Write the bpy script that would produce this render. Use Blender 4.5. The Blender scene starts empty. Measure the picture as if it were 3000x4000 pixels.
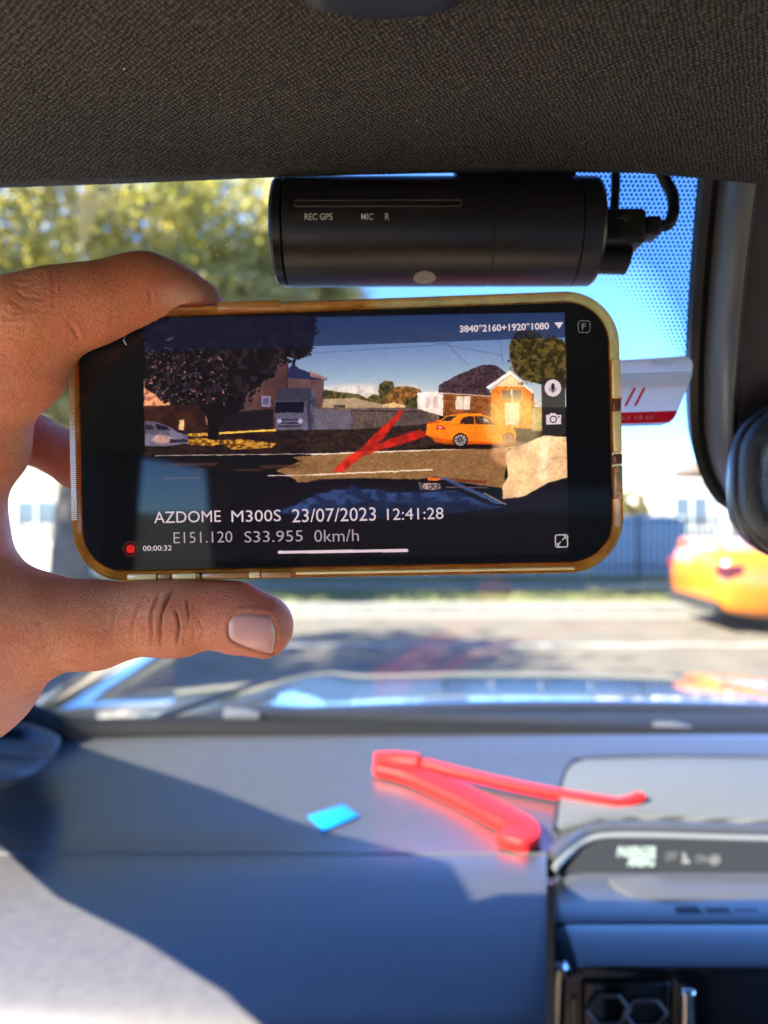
import bpy, math, random
import numpy as np
from mathutils import Vector, Matrix
from mathutils.bvhtree import BVHTree

# ------------------------------------------------------------------ camera, world, sun, exposure
sc = bpy.context.scene
CZ = 1.50                                   # eye height above the road
EXPOSURE = 3.65
SUN_EL, SUN_AZ = math.radians(36), math.radians(-114)   # azimuth clockwise from +Y (straight ahead)

cam_d = bpy.data.cameras.new('camera')
cam = bpy.data.objects.new('camera', cam_d)
sc.collection.objects.link(cam)
cam.location = (0, 0, CZ)
cam.rotation_euler = (math.radians(90), 0, 0)
cam_d.sensor_fit = 'HORIZONTAL'
cam_d.sensor_width = 27.0
cam_d.lens = 27.0
cam_d.clip_start = 0.01
cam_d.clip_end = 2000
cam_d.dof.use_dof = True
cam_d.dof.focus_distance = 0.2185
cam_d.dof.aperture_fstop = 9.4
cam_d.dof.aperture_blades = 0
sc.camera = cam

world = bpy.data.worlds.new('World')
sc.world = world
world.use_nodes = True
wn = world.node_tree
wn.nodes.clear()
w_out = wn.nodes.new('ShaderNodeOutputWorld')
w_bg = wn.nodes.new('ShaderNodeBackground')
w_sky = wn.nodes.new('ShaderNodeTexSky')
w_sky.sky_type = 'NISHITA'
w_sky.sun_disc = False
w_sky.sun_elevation = SUN_EL
w_sky.sun_rotation = SUN_AZ
w_sky.altitude = 1500
w_sky.air_density = 0.55
w_sky.dust_density = 0.05
w_sky.ozone_density = 4.5
w_bg.inputs['Strength'].default_value = 0.138
w_tint = wn.nodes.new('ShaderNodeMix'); w_tint.data_type = 'RGBA'; w_tint.blend_type = 'MULTIPLY'; w_tint.inputs[0].default_value = 1
w_tint.inputs[7].default_value = (0.57, 0.75, 1.0, 1)          # the deep blue of a winter noon
wn.links.new(w_sky.outputs[0], w_tint.inputs[6])
wn.links.new(w_tint.outputs[2], w_bg.inputs['Color'])
wn.links.new(w_bg.outputs[0], w_out.inputs['Surface'])

sun_d = bpy.data.lights.new('sun', 'SUN')
sun_d.energy = 5.0
sun_d.angle = math.radians(0.5)
sun_d.color = (1.0, 0.89, 0.74)
sun = bpy.data.objects.new('sun', sun_d)
sc.collection.objects.link(sun)
S_DIR = Vector((math.sin(SUN_AZ) * math.cos(SUN_EL), math.cos(SUN_AZ) * math.cos(SUN_EL), math.sin(SUN_EL)))
sun.rotation_euler = (-S_DIR).to_track_quat('-Z', 'Y').to_euler()
sun.location = S_DIR * 40

sc.view_settings.view_transform = 'Standard'
sc.view_settings.look = 'None'
sc.view_settings.gamma = 1
sc.view_settings.exposure = EXPOSURE
sc.view_settings.use_curve_mapping = False
sc.render.engine = 'CYCLES'
cy = sc.cycles
cy.use_denoising = True
cy.sample_clamp_indirect = 6
cy.max_bounces = 10
cy.diffuse_bounces = 4
cy.glossy_bounces = 4
cy.transmission_bounces = 8
cy.transparent_max_bounces = 16
cy.caustics_reflective = False
cy.caustics_refractive = False

# ------------------------------------------------------------------ helpers
C = sc.collection
rnd = random.Random(7)

def lin(r, g=None, b=None):
    if g is None: r, g, b = r
    f = lambda c: (c / 255 / 12.92) if c / 255 <= 0.04045 else ((c / 255 + 0.055) / 1.055) ** 2.4
    return (f(r), f(g), f(b), 1.0)

def W(u, v, d):
    """sight line (u, v) of the survey sheet at distance d ahead -> world point"""
    return Vector(((u - 829.5) / 1659 * d, d, CZ + (1106 - v) / 1659 * d))

def Z(y, v):                                 # height at distance y that lies on survey row v
    return CZ + (1106 - v) / 1659 * y

def X(y, u):
    return (u - 829.5) / 1659 * y

MATS = {}
def pbr(name, col, rough=0.5, metal=0.0, spec=0.5, coat=0.0, coat_rough=0.05, bump=None, var=None, sss=None,
        trans=0.0, emit=None, sheen=0.0, tex='noise'):
    if name in MATS: return MATS[name]
    m = bpy.data.materials.new(name); m.use_nodes = True
    nt = m.node_tree; n = nt.nodes; b = n['Principled BSDF']
    col = tuple(col[:3]) + (1,)
    b.inputs['Base Color'].default_value = col
    b.inputs['Roughness'].default_value = rough
    b.inputs['Metallic'].default_value = metal
    b.inputs['Specular IOR Level'].default_value = spec
    b.inputs['Coat Weight'].default_value = coat
    b.inputs['Coat Roughness'].default_value = coat_rough
    b.inputs['Transmission Weight'].default_value = trans
    b.inputs['Sheen Weight'].default_value = sheen
    if sss:
        b.inputs['Subsurface Weight'].default_value = sss[0]
        b.inputs['Subsurface Radius'].default_value = sss[1]
        b.inputs['Subsurface Scale'].default_value = sss[2]
    if emit:
        b.inputs['Emission Color'].default_value = tuple(emit[0][:3]) + (1,)
        b.inputs['Emission Strength'].default_value = emit[1]
    tc = None
    if bump or var:
        tc = n.new('ShaderNodeTexCoord')
    if var:                                   # (scale, other colour[, detail])
        t = n.new('ShaderNodeTexNoise'); t.inputs['Scale'].default_value = var[0]
        t.inputs['Detail'].default_value = var[2] if len(var) > 2 else 4
        nt.links.new(tc.outputs['Object'], t.inputs['Vector'])
        r = n.new('ShaderNodeMapRange'); r.inputs['From Min'].default_value = 0.35; r.inputs['From Max'].default_value = 0.65
        nt.links.new(t.outputs['Fac'], r.inputs['Value'])
        mx = n.new('ShaderNodeMix'); mx.data_type = 'RGBA'
        mx.inputs[6].default_value = col; mx.inputs[7].default_value = tuple(var[1][:3]) + (1,)
        nt.links.new(r.outputs[0], mx.inputs[0]); nt.links.new(mx.outputs[2], b.inputs['Base Color'])
    if bump:                                  # (scale, strength, distance)
        if tex == 'voronoi':
            t = n.new('ShaderNodeTexVoronoi'); t.inputs['Scale'].default_value = bump[0]; o = t.outputs['Distance']
        else:
            t = n.new('ShaderNodeTexNoise'); t.inputs['Scale'].default_value = bump[0]; t.inputs['Detail'].default_value = 5
            o = t.outputs['Fac']
        nt.links.new(tc.outputs['Object'], t.inputs['Vector'])
        bp = n.new('ShaderNodeBump'); bp.inputs['Strength'].default_value = bump[1]; bp.inputs['Distance'].default_value = bump[2]
        nt.links.new(o, bp.inputs['Height']); nt.links.new(bp.outputs[0], b.inputs['Normal'])
    MATS[name] = m
    return m

def glass_mat(name, tint=(0.93, 0.97, 0.96), rough=0.0, dust=0.0):
    if name in MATS: return MATS[name]
    m = bpy.data.materials.new(name); m.use_nodes = True
    nt = m.node_tree; n = nt.nodes; n.clear()
    o = n.new('ShaderNodeOutputMaterial'); mx = n.new('ShaderNodeMixShader')
    ge = n.new('ShaderNodeNewGeometry'); dt = n.new('ShaderNodeVectorMath'); dt.operation = 'DOT_PRODUCT'
    nt.links.new(ge.outputs['Normal'], dt.inputs[0]); nt.links.new(ge.outputs['Incoming'], dt.inputs[1])
    def M(op, a, b=None, c=None):
        q = n.new('ShaderNodeMath'); q.operation = op
        for k, s in enumerate((a, b, c)):
            if s is None: continue
            if isinstance(s, (int, float)): q.inputs[k].default_value = s
            else: nt.links.new(s, q.inputs[k])
        return q.outputs[0]
    # Schlick reflectance of a pane, the same from both sides
    fr = M('MULTIPLY_ADD', M('POWER', M('SUBTRACT', 1.0, M('ABSOLUTE', dt.outputs['Value'])), 5.0), .05, .012)
    t = n.new('ShaderNodeBsdfTransparent'); t.inputs[0].default_value = tuple(tint) + (1,)
    g = n.new('ShaderNodeBsdfGlossy'); g.inputs['Roughness'].default_value = rough
    nt.links.new(fr, mx.inputs[0]); nt.links.new(t.outputs[0], mx.inputs[1]); nt.links.new(g.outputs[0], mx.inputs[2])
    res = mx.outputs[0]
    if dust:                                  # a film of road dust that catches the sun
        df = n.new('ShaderNodeBsdfDiffuse'); df.inputs[0].default_value = (.75, .73, .68, 1); tl = n.new('ShaderNodeBsdfTranslucent'); tl.inputs[0].default_value = (.75, .73, .68, 1)
        a_ = n.new('ShaderNodeMixShader'); nt.links.new(df.outputs[0], a_.inputs[1]); nt.links.new(tl.outputs[0], a_.inputs[2])
        b_ = n.new('ShaderNodeMixShader'); b_.inputs[0].default_value = dust; nt.links.new(res, b_.inputs[1]); nt.links.new(a_.outputs[0], b_.inputs[2]); res = b_.outputs[0]
    nt.links.new(res, o.inputs[0])
    MATS[name] = m
    return m

class MB:
    """collects geometry for one mesh object"""
    def __init__(s): s.v, s.f = [], []
    def add(s, vs, fs):
        k = len(s.v); s.v += [tuple(p) for p in vs]; s.f += [tuple(i + k for i in f) for f in fs]; return s
    def box(s, lo, hi, M=None):
        (a, b, c), (d, e, f) = lo, hi
        vs = [(a, b, c), (d, b, c), (d, e, c), (a, e, c), (a, b, f), (d, b, f), (d, e, f), (a, e, f)]
        if M is not None: vs = [tuple(M @ Vector(p)) for p in vs]
        return s.add(vs, [(3, 2, 1, 0), (4, 5, 6, 7), (0, 1, 5, 4), (1, 2, 6, 5), (2, 3, 7, 6), (3, 0, 4, 7)])
    def prism(s, poly, axis, a, b):
        """polygon of 2-D points extruded along axis ('x','y','z') from a to b"""
        n = len(poly)
        def P(p, t): return {'x': (t, p[0], p[1]), 'y': (p[0], t, p[1]), 'z': (p[0], p[1], t)}[axis]
        vs = [P(p, a) for p in poly] + [P(p, b) for p in poly]
        fs = [tuple(range(n - 1, -1, -1)), tuple(range(n, 2 * n))] + [(i, (i + 1) % n, n + (i + 1) % n, n + i) for i in range(n)]
        return s.add(vs, fs)
    def loft(s, rings, closed=True, caps=True):
        n = len(rings[0]); vs = [p for r in rings for p in r]; fs = []
        for i in range(len(rings) - 1):
            for j in range(n if closed else n - 1):
                a = i * n + j; b = i * n + (j + 1) % n
                fs.append((a, b, b + n, a + n))
        if caps and closed:
            fs.append(tuple(range(n - 1, -1, -1))); fs.append(tuple(range(len(vs) - n, len(vs))))
        return s.add(vs, fs)
    def tube(s, pts, rad, seg=12, caps=True):
        pts = [Vector(p) for p in pts]; rings = []
        up = None
        for i, p in enumerate(pts):
            t = (pts[min(i + 1, len(pts) - 1)] - pts[max(i - 1, 0)]).normalized()
            if up is None: up = Vector((0, 0, 1)) if abs(t.z) < 0.9 else Vector((1, 0, 0))
            a = t.cross(up).normalized(); b = a.cross(t).normalized(); up = b
            r = rad[i] if isinstance(rad, (list, tuple)) else rad
            rings.append([p + a * (r * math.cos(2 * math.pi * k / seg)) + b * (r * math.sin(2 * math.pi * k / seg)) for k in range(seg)])
        return s.loft(rings, True, caps)
    def build(s, name, mat, parent=None, smooth=True, angle=35, world=True, bevel=0, bseg=2, sub=0):
        me = bpy.data.meshes.new(name)
        vs = s.v
        if parent is not None and world:
            L = parent.matrix_world_saved if hasattr(parent, 'matrix_world_saved') else ORG.get(parent.name, Vector((0, 0, 0)))
            vs = [(p[0] - L[0], p[1] - L[1], p[2] - L[2]) for p in s.v]
        me.from_pydata(vs, [], s.f); me.update()
        o = bpy.data.objects.new(name, me); C.objects.link(o)
        if mat: me.materials.append(mat)
        if parent is not None: o.parent = parent
        if bevel:
            bm_ = o.modifiers.new('bevel', 'BEVEL'); bm_.width = bevel; bm_.segments = bseg; bm_.limit_method = 'ANGLE'; bm_.angle_limit = math.radians(30)
            smooth = True; bm_.harden_normals = False
        if sub:
            sm = o.modifiers.new('sub', 'SUBSURF'); sm.levels = sm.render_levels = sub
        if smooth:
            me.shade_smooth()
            if not bevel and not sub: me.set_sharp_from_angle(angle=math.radians(angle))
        return o

ORG = {}
def thing(name, label, cat, loc=(0, 0, 0), group=None):
    o = bpy.data.objects.new(name, None); C.objects.link(o)
    o.empty_display_size = 0.1
    o.location = loc; ORG[o.name] = Vector(loc)
    o['label'] = label; o['category'] = cat
    if group: o['group'] = group
    return o
def tag(o, label, cat, group=None):
    o['label'] = label; o['category'] = cat
    if group: o['group'] = group
    return o
def struct(o, kind='structure'):
    o['kind'] = kind; return o
def sub(o, parent):
    """parent a part (built in world space under the same thing) below another part"""
    o.parent = parent; return o
def copy_tree(o, parent=None):
    c = o.copy(); C.objects.link(c)
    if parent is not None: c.parent = parent
    for ch in list(o.children): copy_tree(ch, c)
    return c

def rrect(w, h, r, seg=10, cx=0, cy_=0):
    """rounded rectangle outline, counter-clockwise"""
    pts = []
    for (sx, sy, a0) in ((1, 1, 0), (-1, 1, 90), (-1, -1, 180), (1, -1, 270)):
        for k in range(seg + 1):
            a = math.radians(a0 + 90 * k / seg)
            pts.append((cx + sx * (w / 2 - r) + r * math.cos(a), cy_ + sy * (h / 2 - r) + r * math.sin(a)))
    return pts

def smooth_path(pts, n=8):
    """Catmull-Rom through points"""
    P = [Vector(p) for p in pts]; P = [P[0] * 2 - P[1]] + P + [P[-1] * 2 - P[-2]]; out = []
    for i in range(1, len(P) - 2):
        for k in range(n):
            t = k / n; a, b, c, d = P[i - 1], P[i], P[i + 1], P[i + 2]
            out.append(0.5 * ((2 * b) + (c - a) * t + (2 * a - 5 * b + 4 * c - d) * t * t + (3 * b - a - 3 * c + d) * t ** 3))
    out.append(P[-2]); return out

def text_mesh(body, w, h, name='lettering', bold=0.0, shear=0.0, font_space=1.0, depth=0.0):
    """flat text mesh in the XZ plane facing -Y, centred, fitted to w x h (cap height h)"""
    cu = bpy.data.curves.new('tmp', 'FONT'); cu.body = body; cu.size = 1; cu.resolution_u = 3
    cu.offset = bold; cu.shear = shear; cu.space_character = font_space; cu.fill_mode = 'FRONT'
    o = bpy.data.objects.new('tmp', cu); C.objects.link(o)
    bpy.context.view_layer.update()
    me = bpy.data.meshes.new_from_object(o.evaluated_get(bpy.context.evaluated_depsgraph_get()))
    bpy.data.objects.remove(o); bpy.data.curves.remove(cu)
    co = np.array([v.co[:] for v in me.vertices])
    lo, hi = co.min(0), co.max(0)
    # cap height for text without descenders: bbox height
    co[:, 0] = (co[:, 0] - (lo[0] + hi[0]) / 2) * (w / (hi[0] - lo[0]))
    co[:, 1] = (co[:, 1] - (lo[1] + hi[1]) / 2) * (h / (hi[1] - lo[1]))
    fs = [tuple(p.vertices) for p in me.polygons]
    bpy.data.meshes.remove(me)
    return [(x, 0, y) for x, y, _ in co], fs
# ------------------------------------------------------------------ outside: ground, road, verge
def sheet(name, x0, x1, y0, y1, z, mat, nx=1, ny=1):
    b = MB()
    vs = [(x0 + (x1 - x0) * i / nx, y0 + (y1 - y0) * j / ny, z) for j in range(ny + 1) for i in range(nx + 1)]
    fs = [(j * (nx + 1) + i, j * (nx + 1) + i + 1, (j + 1) * (nx + 1) + i + 1, (j + 1) * (nx + 1) + i) for j in range(ny) for i in range(nx)]
    b.add(vs, fs)
    return struct(b.build(name, mat, smooth=False))

asphalt = pbr('asphalt', (0.105, 0.089, 0.068), rough=0.85, var=(2.2, (0.145, 0.124, 0.095), 6), bump=(180, 0.35, 0.01))
grass_soil = pbr('verge_soil', (0.10, 0.105, 0.045), rough=0.95, var=(1.3, (0.20, 0.18, 0.10), 6), bump=(30, 0.4, 0.03))
earth = pbr('far_ground', (0.16, 0.15, 0.09), rough=0.95, var=(0.2, (0.10, 0.11, 0.05), 6))
concrete = pbr('concrete', (0.23, 0.215, 0.19), rough=0.85, var=(5, (0.18, 0.17, 0.15), 5), bump=(60, 0.3, 0.01))
white_line = pbr('road_paint', (0.36, 0.34, 0.30), rough=0.7, var=(3, (0.20, 0.18, 0.15), 6))
sheet('ground', -400, 400, -300, 900, -0.012, earth)
sheet('road', -80, 80, 2.3, 11.3, 0.0, asphalt)
sheet('driveway', -3, 3.4, -8, 2.3, 0.0, concrete)
sheet('near_verge', -80, -3.02, -8, 2.28, 0.02, grass_soil)
sheet('near_verge', 3.42, 80, -8, 2.28, 0.02, grass_soil)
sheet('edge_line', -80, 80, 8.55, 8.75, 0.004, white_line)
sheet('centre_line', -80, 5.2, 5.2, 5.34, 0.004, white_line)
sheet('verge', -80, 80, 11.62, 16.0, 0.13, grass_soil)
sheet('yard_ground', -80, 80, 16.15, 60, 0.10, grass_soil)
struct(MB().box((-80, 11.3, -0.05), (80, 11.46, 0.14)).build('kerb', concrete, bevel=0.02))
sheet('gutter', -80, 80, 10.85, 11.3, 0.005, concrete)
struct(MB().box((-80, 11.46, -0.05), (80, 11.62, 0.136)).build('kerb_backing', concrete, bevel=0.01))
# a footpath across the verge
sheet('footpath', -80, 80, 13.6, 14.7, 0.137, concrete)

# grass tufts on the verge: nobody could count them
rg = np.random.default_rng(3)
def grass(name, x0, x1, y0, y1, z, n, hgt, mat):
    x = rg.uniform(x0, x1, n); y = rg.uniform(y0, y1, n); h = rg.uniform(0.4, 1.0, n) * hgt
    a = rg.uniform(0, 2 * np.pi, n); w = 0.012; lx = rg.normal(0, .35, n) * h; ly = rg.normal(0, .35, n) * h
    v = np.zeros((n, 3, 3)); v[:, 0] = np.stack([x - np.cos(a) * w, y - np.sin(a) * w, np.full(n, z)], 1)
    v[:, 1] = np.stack([x + np.cos(a) * w, y + np.sin(a) * w, np.full(n, z)], 1); v[:, 2] = np.stack([x + lx, y + ly, z + h], 1)
    me = bpy.data.meshes.new(name); me.from_pydata(v.reshape(-1, 3).tolist(), [], np.arange(n * 3).reshape(-1, 3).tolist())
    me.materials.append(mat); o = bpy.data.objects.new(name, me); C.objects.link(o)
    return o
gmat = pbr('grass_blades', (0.10, 0.14, 0.04), rough=0.7, var=(2.5, (0.22, 0.20, 0.08)))
tag(struct(grass('grass', -16, 14, 11.64, 13.6, 0.13, 26000, 0.11, gmat), 'stuff'), 'patchy green and straw grass on the verge beyond the kerb', 'grass')
tag(struct(grass('grass', -16, 14, 14.7, 16.0, 0.13, 14000, 0.14, gmat), 'stuff'), 'long shaded grass between footpath and fence', 'grass')

# ------------------------------------------------------------------ fence and walls across the road
ir = pbr('fence_metal', (0.05, 0.055, 0.06), rough=0.5)
rend = pbr('rendered_wall', (0.60, 0.56, 0.49), rough=0.9, var=(2, (0.52, 0.48, 0.41)), bump=(25, 0.2, 0.01))
fence = thing('picket_fence', 'dark vertical bar fence standing along the far verge', 'fence', (4.6, 16.05, 0.1))
xs0, xs1 = 1.2, 9.4
for r_, zz in enumerate((0.35, 1.3)):
    MB().box((xs0, 16.03, zz), (xs1, 16.07, zz + 0.04)).build('rail', ir, fence)
pk = None
k = 0
xx = xs0 + 0.06
while xx < xs1 - 0.05:
    if pk is None:
        pk = MB().box((xx - .012, 16.0, .2), (xx + .012, 16.026, 1.42)).build('bar', ir, fence); x_first = xx
    else:
        c = pk.copy(); C.objects.link(c); c.parent = fence; c.location.x = pk.location.x + (xx - x_first)
    xx += 0.125
for px_ in np.linspace(xs0, xs1, 5):
    MB().box((px_ - .03, 16.0, 0.1), (px_ + .03, 16.1, 1.5)).build('post', ir, fence, bevel=0.004)

wall = MB().box((-7.5, 16.0, 0.08), (1.15, 16.18, 1.15)).box((-7.52, 15.98, 1.15), (1.17, 16.2, 1.22)).build('garden_wall', rend, bevel=0.01)
tag(wall, 'low pale rendered wall left of the bar fence', 'wall')

gf = thing('panel_fence', 'grey corrugated panel fence standing behind the dark bar fence', 'fence', (2.2, 16.6, .1))
cm_ = pbr('grey_steel_sheet', (.62, .63, .60), rough=.6)
for k in range(5):
    xa = 1.2 + k * 1.08; pf = []
    for j in range(18): pf.append((xa + j * .06, 16.60 + (.018 if j % 2 else 0)))
    MB().prism(pf + [(p[0], p[1] + .006) for p in pf[::-1]], 'z', .12, 1.42).build('panel', cm_, gf, smooth=False)
    MB().box((xa - .025, 16.57, .1), (xa + .025, 16.63, 1.47)).build('post', cm_, gf, bevel=.005)

# ------------------------------------------------------------------ houses
wht = pbr('weatherboard_white', (0.60, 0.58, 0.52), rough=0.8, var=(1.5, (0.54, 0.52, 0.46)))
brick_m = bpy.data.materials.new('orange_brick'); brick_m.use_nodes = True
_n = brick_m.node_tree; _b = _n.nodes['Principled BSDF']; _t = _n.nodes.new('ShaderNodeTexBrick'); _c = _n.nodes.new('ShaderNodeTexCoord')
_m = _n.nodes.new('ShaderNodeMapping'); _m.inputs['Rotation'].default_value = (math.radians(90), 0, 0)
_t.inputs['Color1'].default_value = (0.46, 0.22, 0.09, 1); _t.inputs['Color2'].default_value = (0.38, 0.17, 0.07, 1); _t.inputs['Mortar'].default_value = (.5, .45, .36, 1)
_t.inputs['Scale'].default_value = 4.2
_n.links.new(_c.outputs['Object'], _m.inputs[0]); _n.links.new(_m.outputs[0], _t.inputs[0]); _n.links.new(_t.outputs[0], _b.inputs['Base Color']); _b.inputs['Roughness'].default_value = .9
tile = pbr('roof_tiles', (0.10, 0.075, 0.06), rough=0.85, var=(3, (0.16, 0.12, 0.10), 6), bump=(14, 0.6, 0.05))
pane_m = pbr('window_pane', (0.10, 0.12, 0.14), rough=0.08, spec=0.8)
frame_m = pbr('window_frame', (0.7, 0.69, 0.66), rough=0.5)
def window(par, x0, x1, y, z0, z1, mull=1):
    fr = MB(); t = 0.06
    fr.box((x0, y - .04, z0), (x1, y + .02, z0 + t)).box((x0, y - .04, z1 - t), (x1, y + .02, z1)).box((x0, y - .04, z0 + t), (x0 + t, y + .02, z1 - t)).box((x1 - t, y - .04, z0 + t), (x1, y + .02, z1 - t))
    for i in range(mull):
        xm = x0 + (x1 - x0) * (i + 1) / (mull + 1); fr.box((xm - .025, y - .035, z0 + t), (xm + .025, y + .01, z1 - t))
    f = fr.build('window', frame_m, par, smooth=False)
    MB().box((x0 + t, y - .012, z0 + t), (x1 - t, y + .0, z1 - t)).build('pane', pane_m, par, smooth=False).parent = f
    return f
h1 = thing('house', 'white weatherboard cottage annex with two curtained windows behind the fence', 'house', (9.5, 20, 0.1))
MB().box((7.0, 20, .1), (11.3, 26, 2.25)).build('wall', wht, h1, smooth=False)
MB().box((6.95, 19.93, 2.25), (11.4, 26.2, 2.36)).build('roof', pbr('pale_roof', (0.66, 0.64, 0.58), rough=.6), h1, bevel=.03)
window(h1, 7.5, 8.5, 19.97, 1.05, 1.95); window(h1, 9.2, 10.3, 19.97, 1.05, 1.95)
for zb in np.arange(.35, 2.2, .19):
    MB().box((7.0, 19.985, zb), (11.3, 19.998, zb + .012)).build('board_joint', pbr('board_shadow', (0.55, 0.53, 0.5), rough=.8), h1, smooth=False)
h2 = thing('house', 'orange brick cottage with dark hipped tile roof and white gable', 'house', (16, 20, 0.1))
MB().box((11.32, 20.4, .1), (22, 30, 2.9)).build('wall', brick_m, h2, smooth=False)
MB().add([(10.9, 19.6, 2.9), (22.4, 19.6, 2.9), (22.4, 30.4, 2.9), (10.9, 30.4, 2.9), (15, 24.6, 5.6), (18, 24.6, 5.6)], [(0, 1, 5, 4), (1, 2, 5), (2, 3, 4, 5), (3, 0, 4), (3, 2, 1, 0)]).build('roof', tile, h2, smooth=False)
gb = MB().prism([(17, .1), (21, .1), (21, 2.9), (19, 4.4), (17, 2.9)], 'y', 18.4, 20.39).build('gable_wall', brick_m, h2, smooth=False)
MB().prism([(16.7, 2.75), (19, 4.5), (21.3, 2.75), (21.3, 3.0), (19, 4.75), (16.7, 3.0)], 'y', 18.25, 18.4).build('bargeboard', wht, h2, smooth=False)
window(h2, 17.9, 20.1, 18.37, 1.0, 2.3, 2); window(h2, 12.6, 14.2, 20.37, 1.1, 2.3, 2)
h3 = thing('building', 'two storey pale brick building behind the roadside tree', 'building', (-9, 24, 0.1))
MB().box((-16, 24, .1), (-5.0, 34, 4.3)).build('wall', pbr('pinkish_render', (0.50, 0.42, 0.35), rough=.9, var=(1, (.44, .36, .30))), h3, smooth=False)
MB().add([(-16.4, 23.6, 4.3), (-4.6, 23.6, 4.3), (-4.6, 34.4, 4.3), (-16.4, 34.4, 4.3), (-13, 29, 6.2), (-8, 29, 6.2)], [(0, 1, 5, 4), (1, 2, 5), (2, 3, 4, 5), (3, 0, 4), (3, 2, 1, 0)]).build('roof', tile, h3, smooth=False)
for wx in (-14.5, -11.5, -8.0):
    for wz in (.9, 2.9): window(h3, wx, wx + 1.3, 23.97, wz, wz + 1.0)
h4 = thing('garage', 'long low cream garage behind the rendered wall', 'garage', (-1, 21, 0.1))
MB().box((-4.4, 21, .1), (6.3, 26, 1.75)).build('wall', rend, h4, smooth=False)
MB().box((-4.7, 20.7, 1.75), (6.6, 26.3, 1.88)).build('roof', pbr('tin_roof', (.45, .44, .42), rough=.5), h4, bevel=.02)
window(h4, -2.2, -.9, 20.97, .9, 1.5)

# ------------------------------------------------------------------ parked vehicles
def wheel(par, cx, y0, y1, r=.33, cz=.33):
    seg = 40; t = MB(); prof = [(r * .68, y0 + .01), (r * .9, y0 - .005), (r, y0 + .03), (r, y1 - .03), (r * .9, y1 + .005), (r * .68, y1 - .01)]
    rings = [[(cx + q[0] * math.cos(2 * math.pi * k / seg), q[1], cz + q[0] * math.sin(2 * math.pi * k / seg)) for k in range(seg)] for q in prof]
    t.loft(rings, True, True); w_ = t.build('wheel', pbr('tyre_rubber', (.02, .02, .02), rough=.8), par)
    rm = MB()
    for s in range(10):
        a = 2 * math.pi * s / 10; M = Matrix.Translation((cx, y0, cz)) @ Matrix.Rotation(a, 4, 'Y')
        rm.box((.03, -.012, -.016), (r * .7, .02, .016), M)
    rm.tube([(cx, y0 - .015, cz), (cx, y0 + .03, cz)], .055, 16)
    rr = [[(cx + q[0] * math.cos(2 * math.pi * k / seg), q[1], cz + q[0] * math.sin(2 * math.pi * k / seg)) for k in range(seg)] for q in ((r * .64, y0 + .02), (r * .64, y0 - .008), (r * .70, y0 - .008), (r * .70, y0 + .02))]
    rm.loft(rr, True, False)
    o = rm.build('rim', pbr('alloy', (.55, .55, .56), rough=.3, metal=.9), par); o.parent = w_
    return w_

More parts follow.
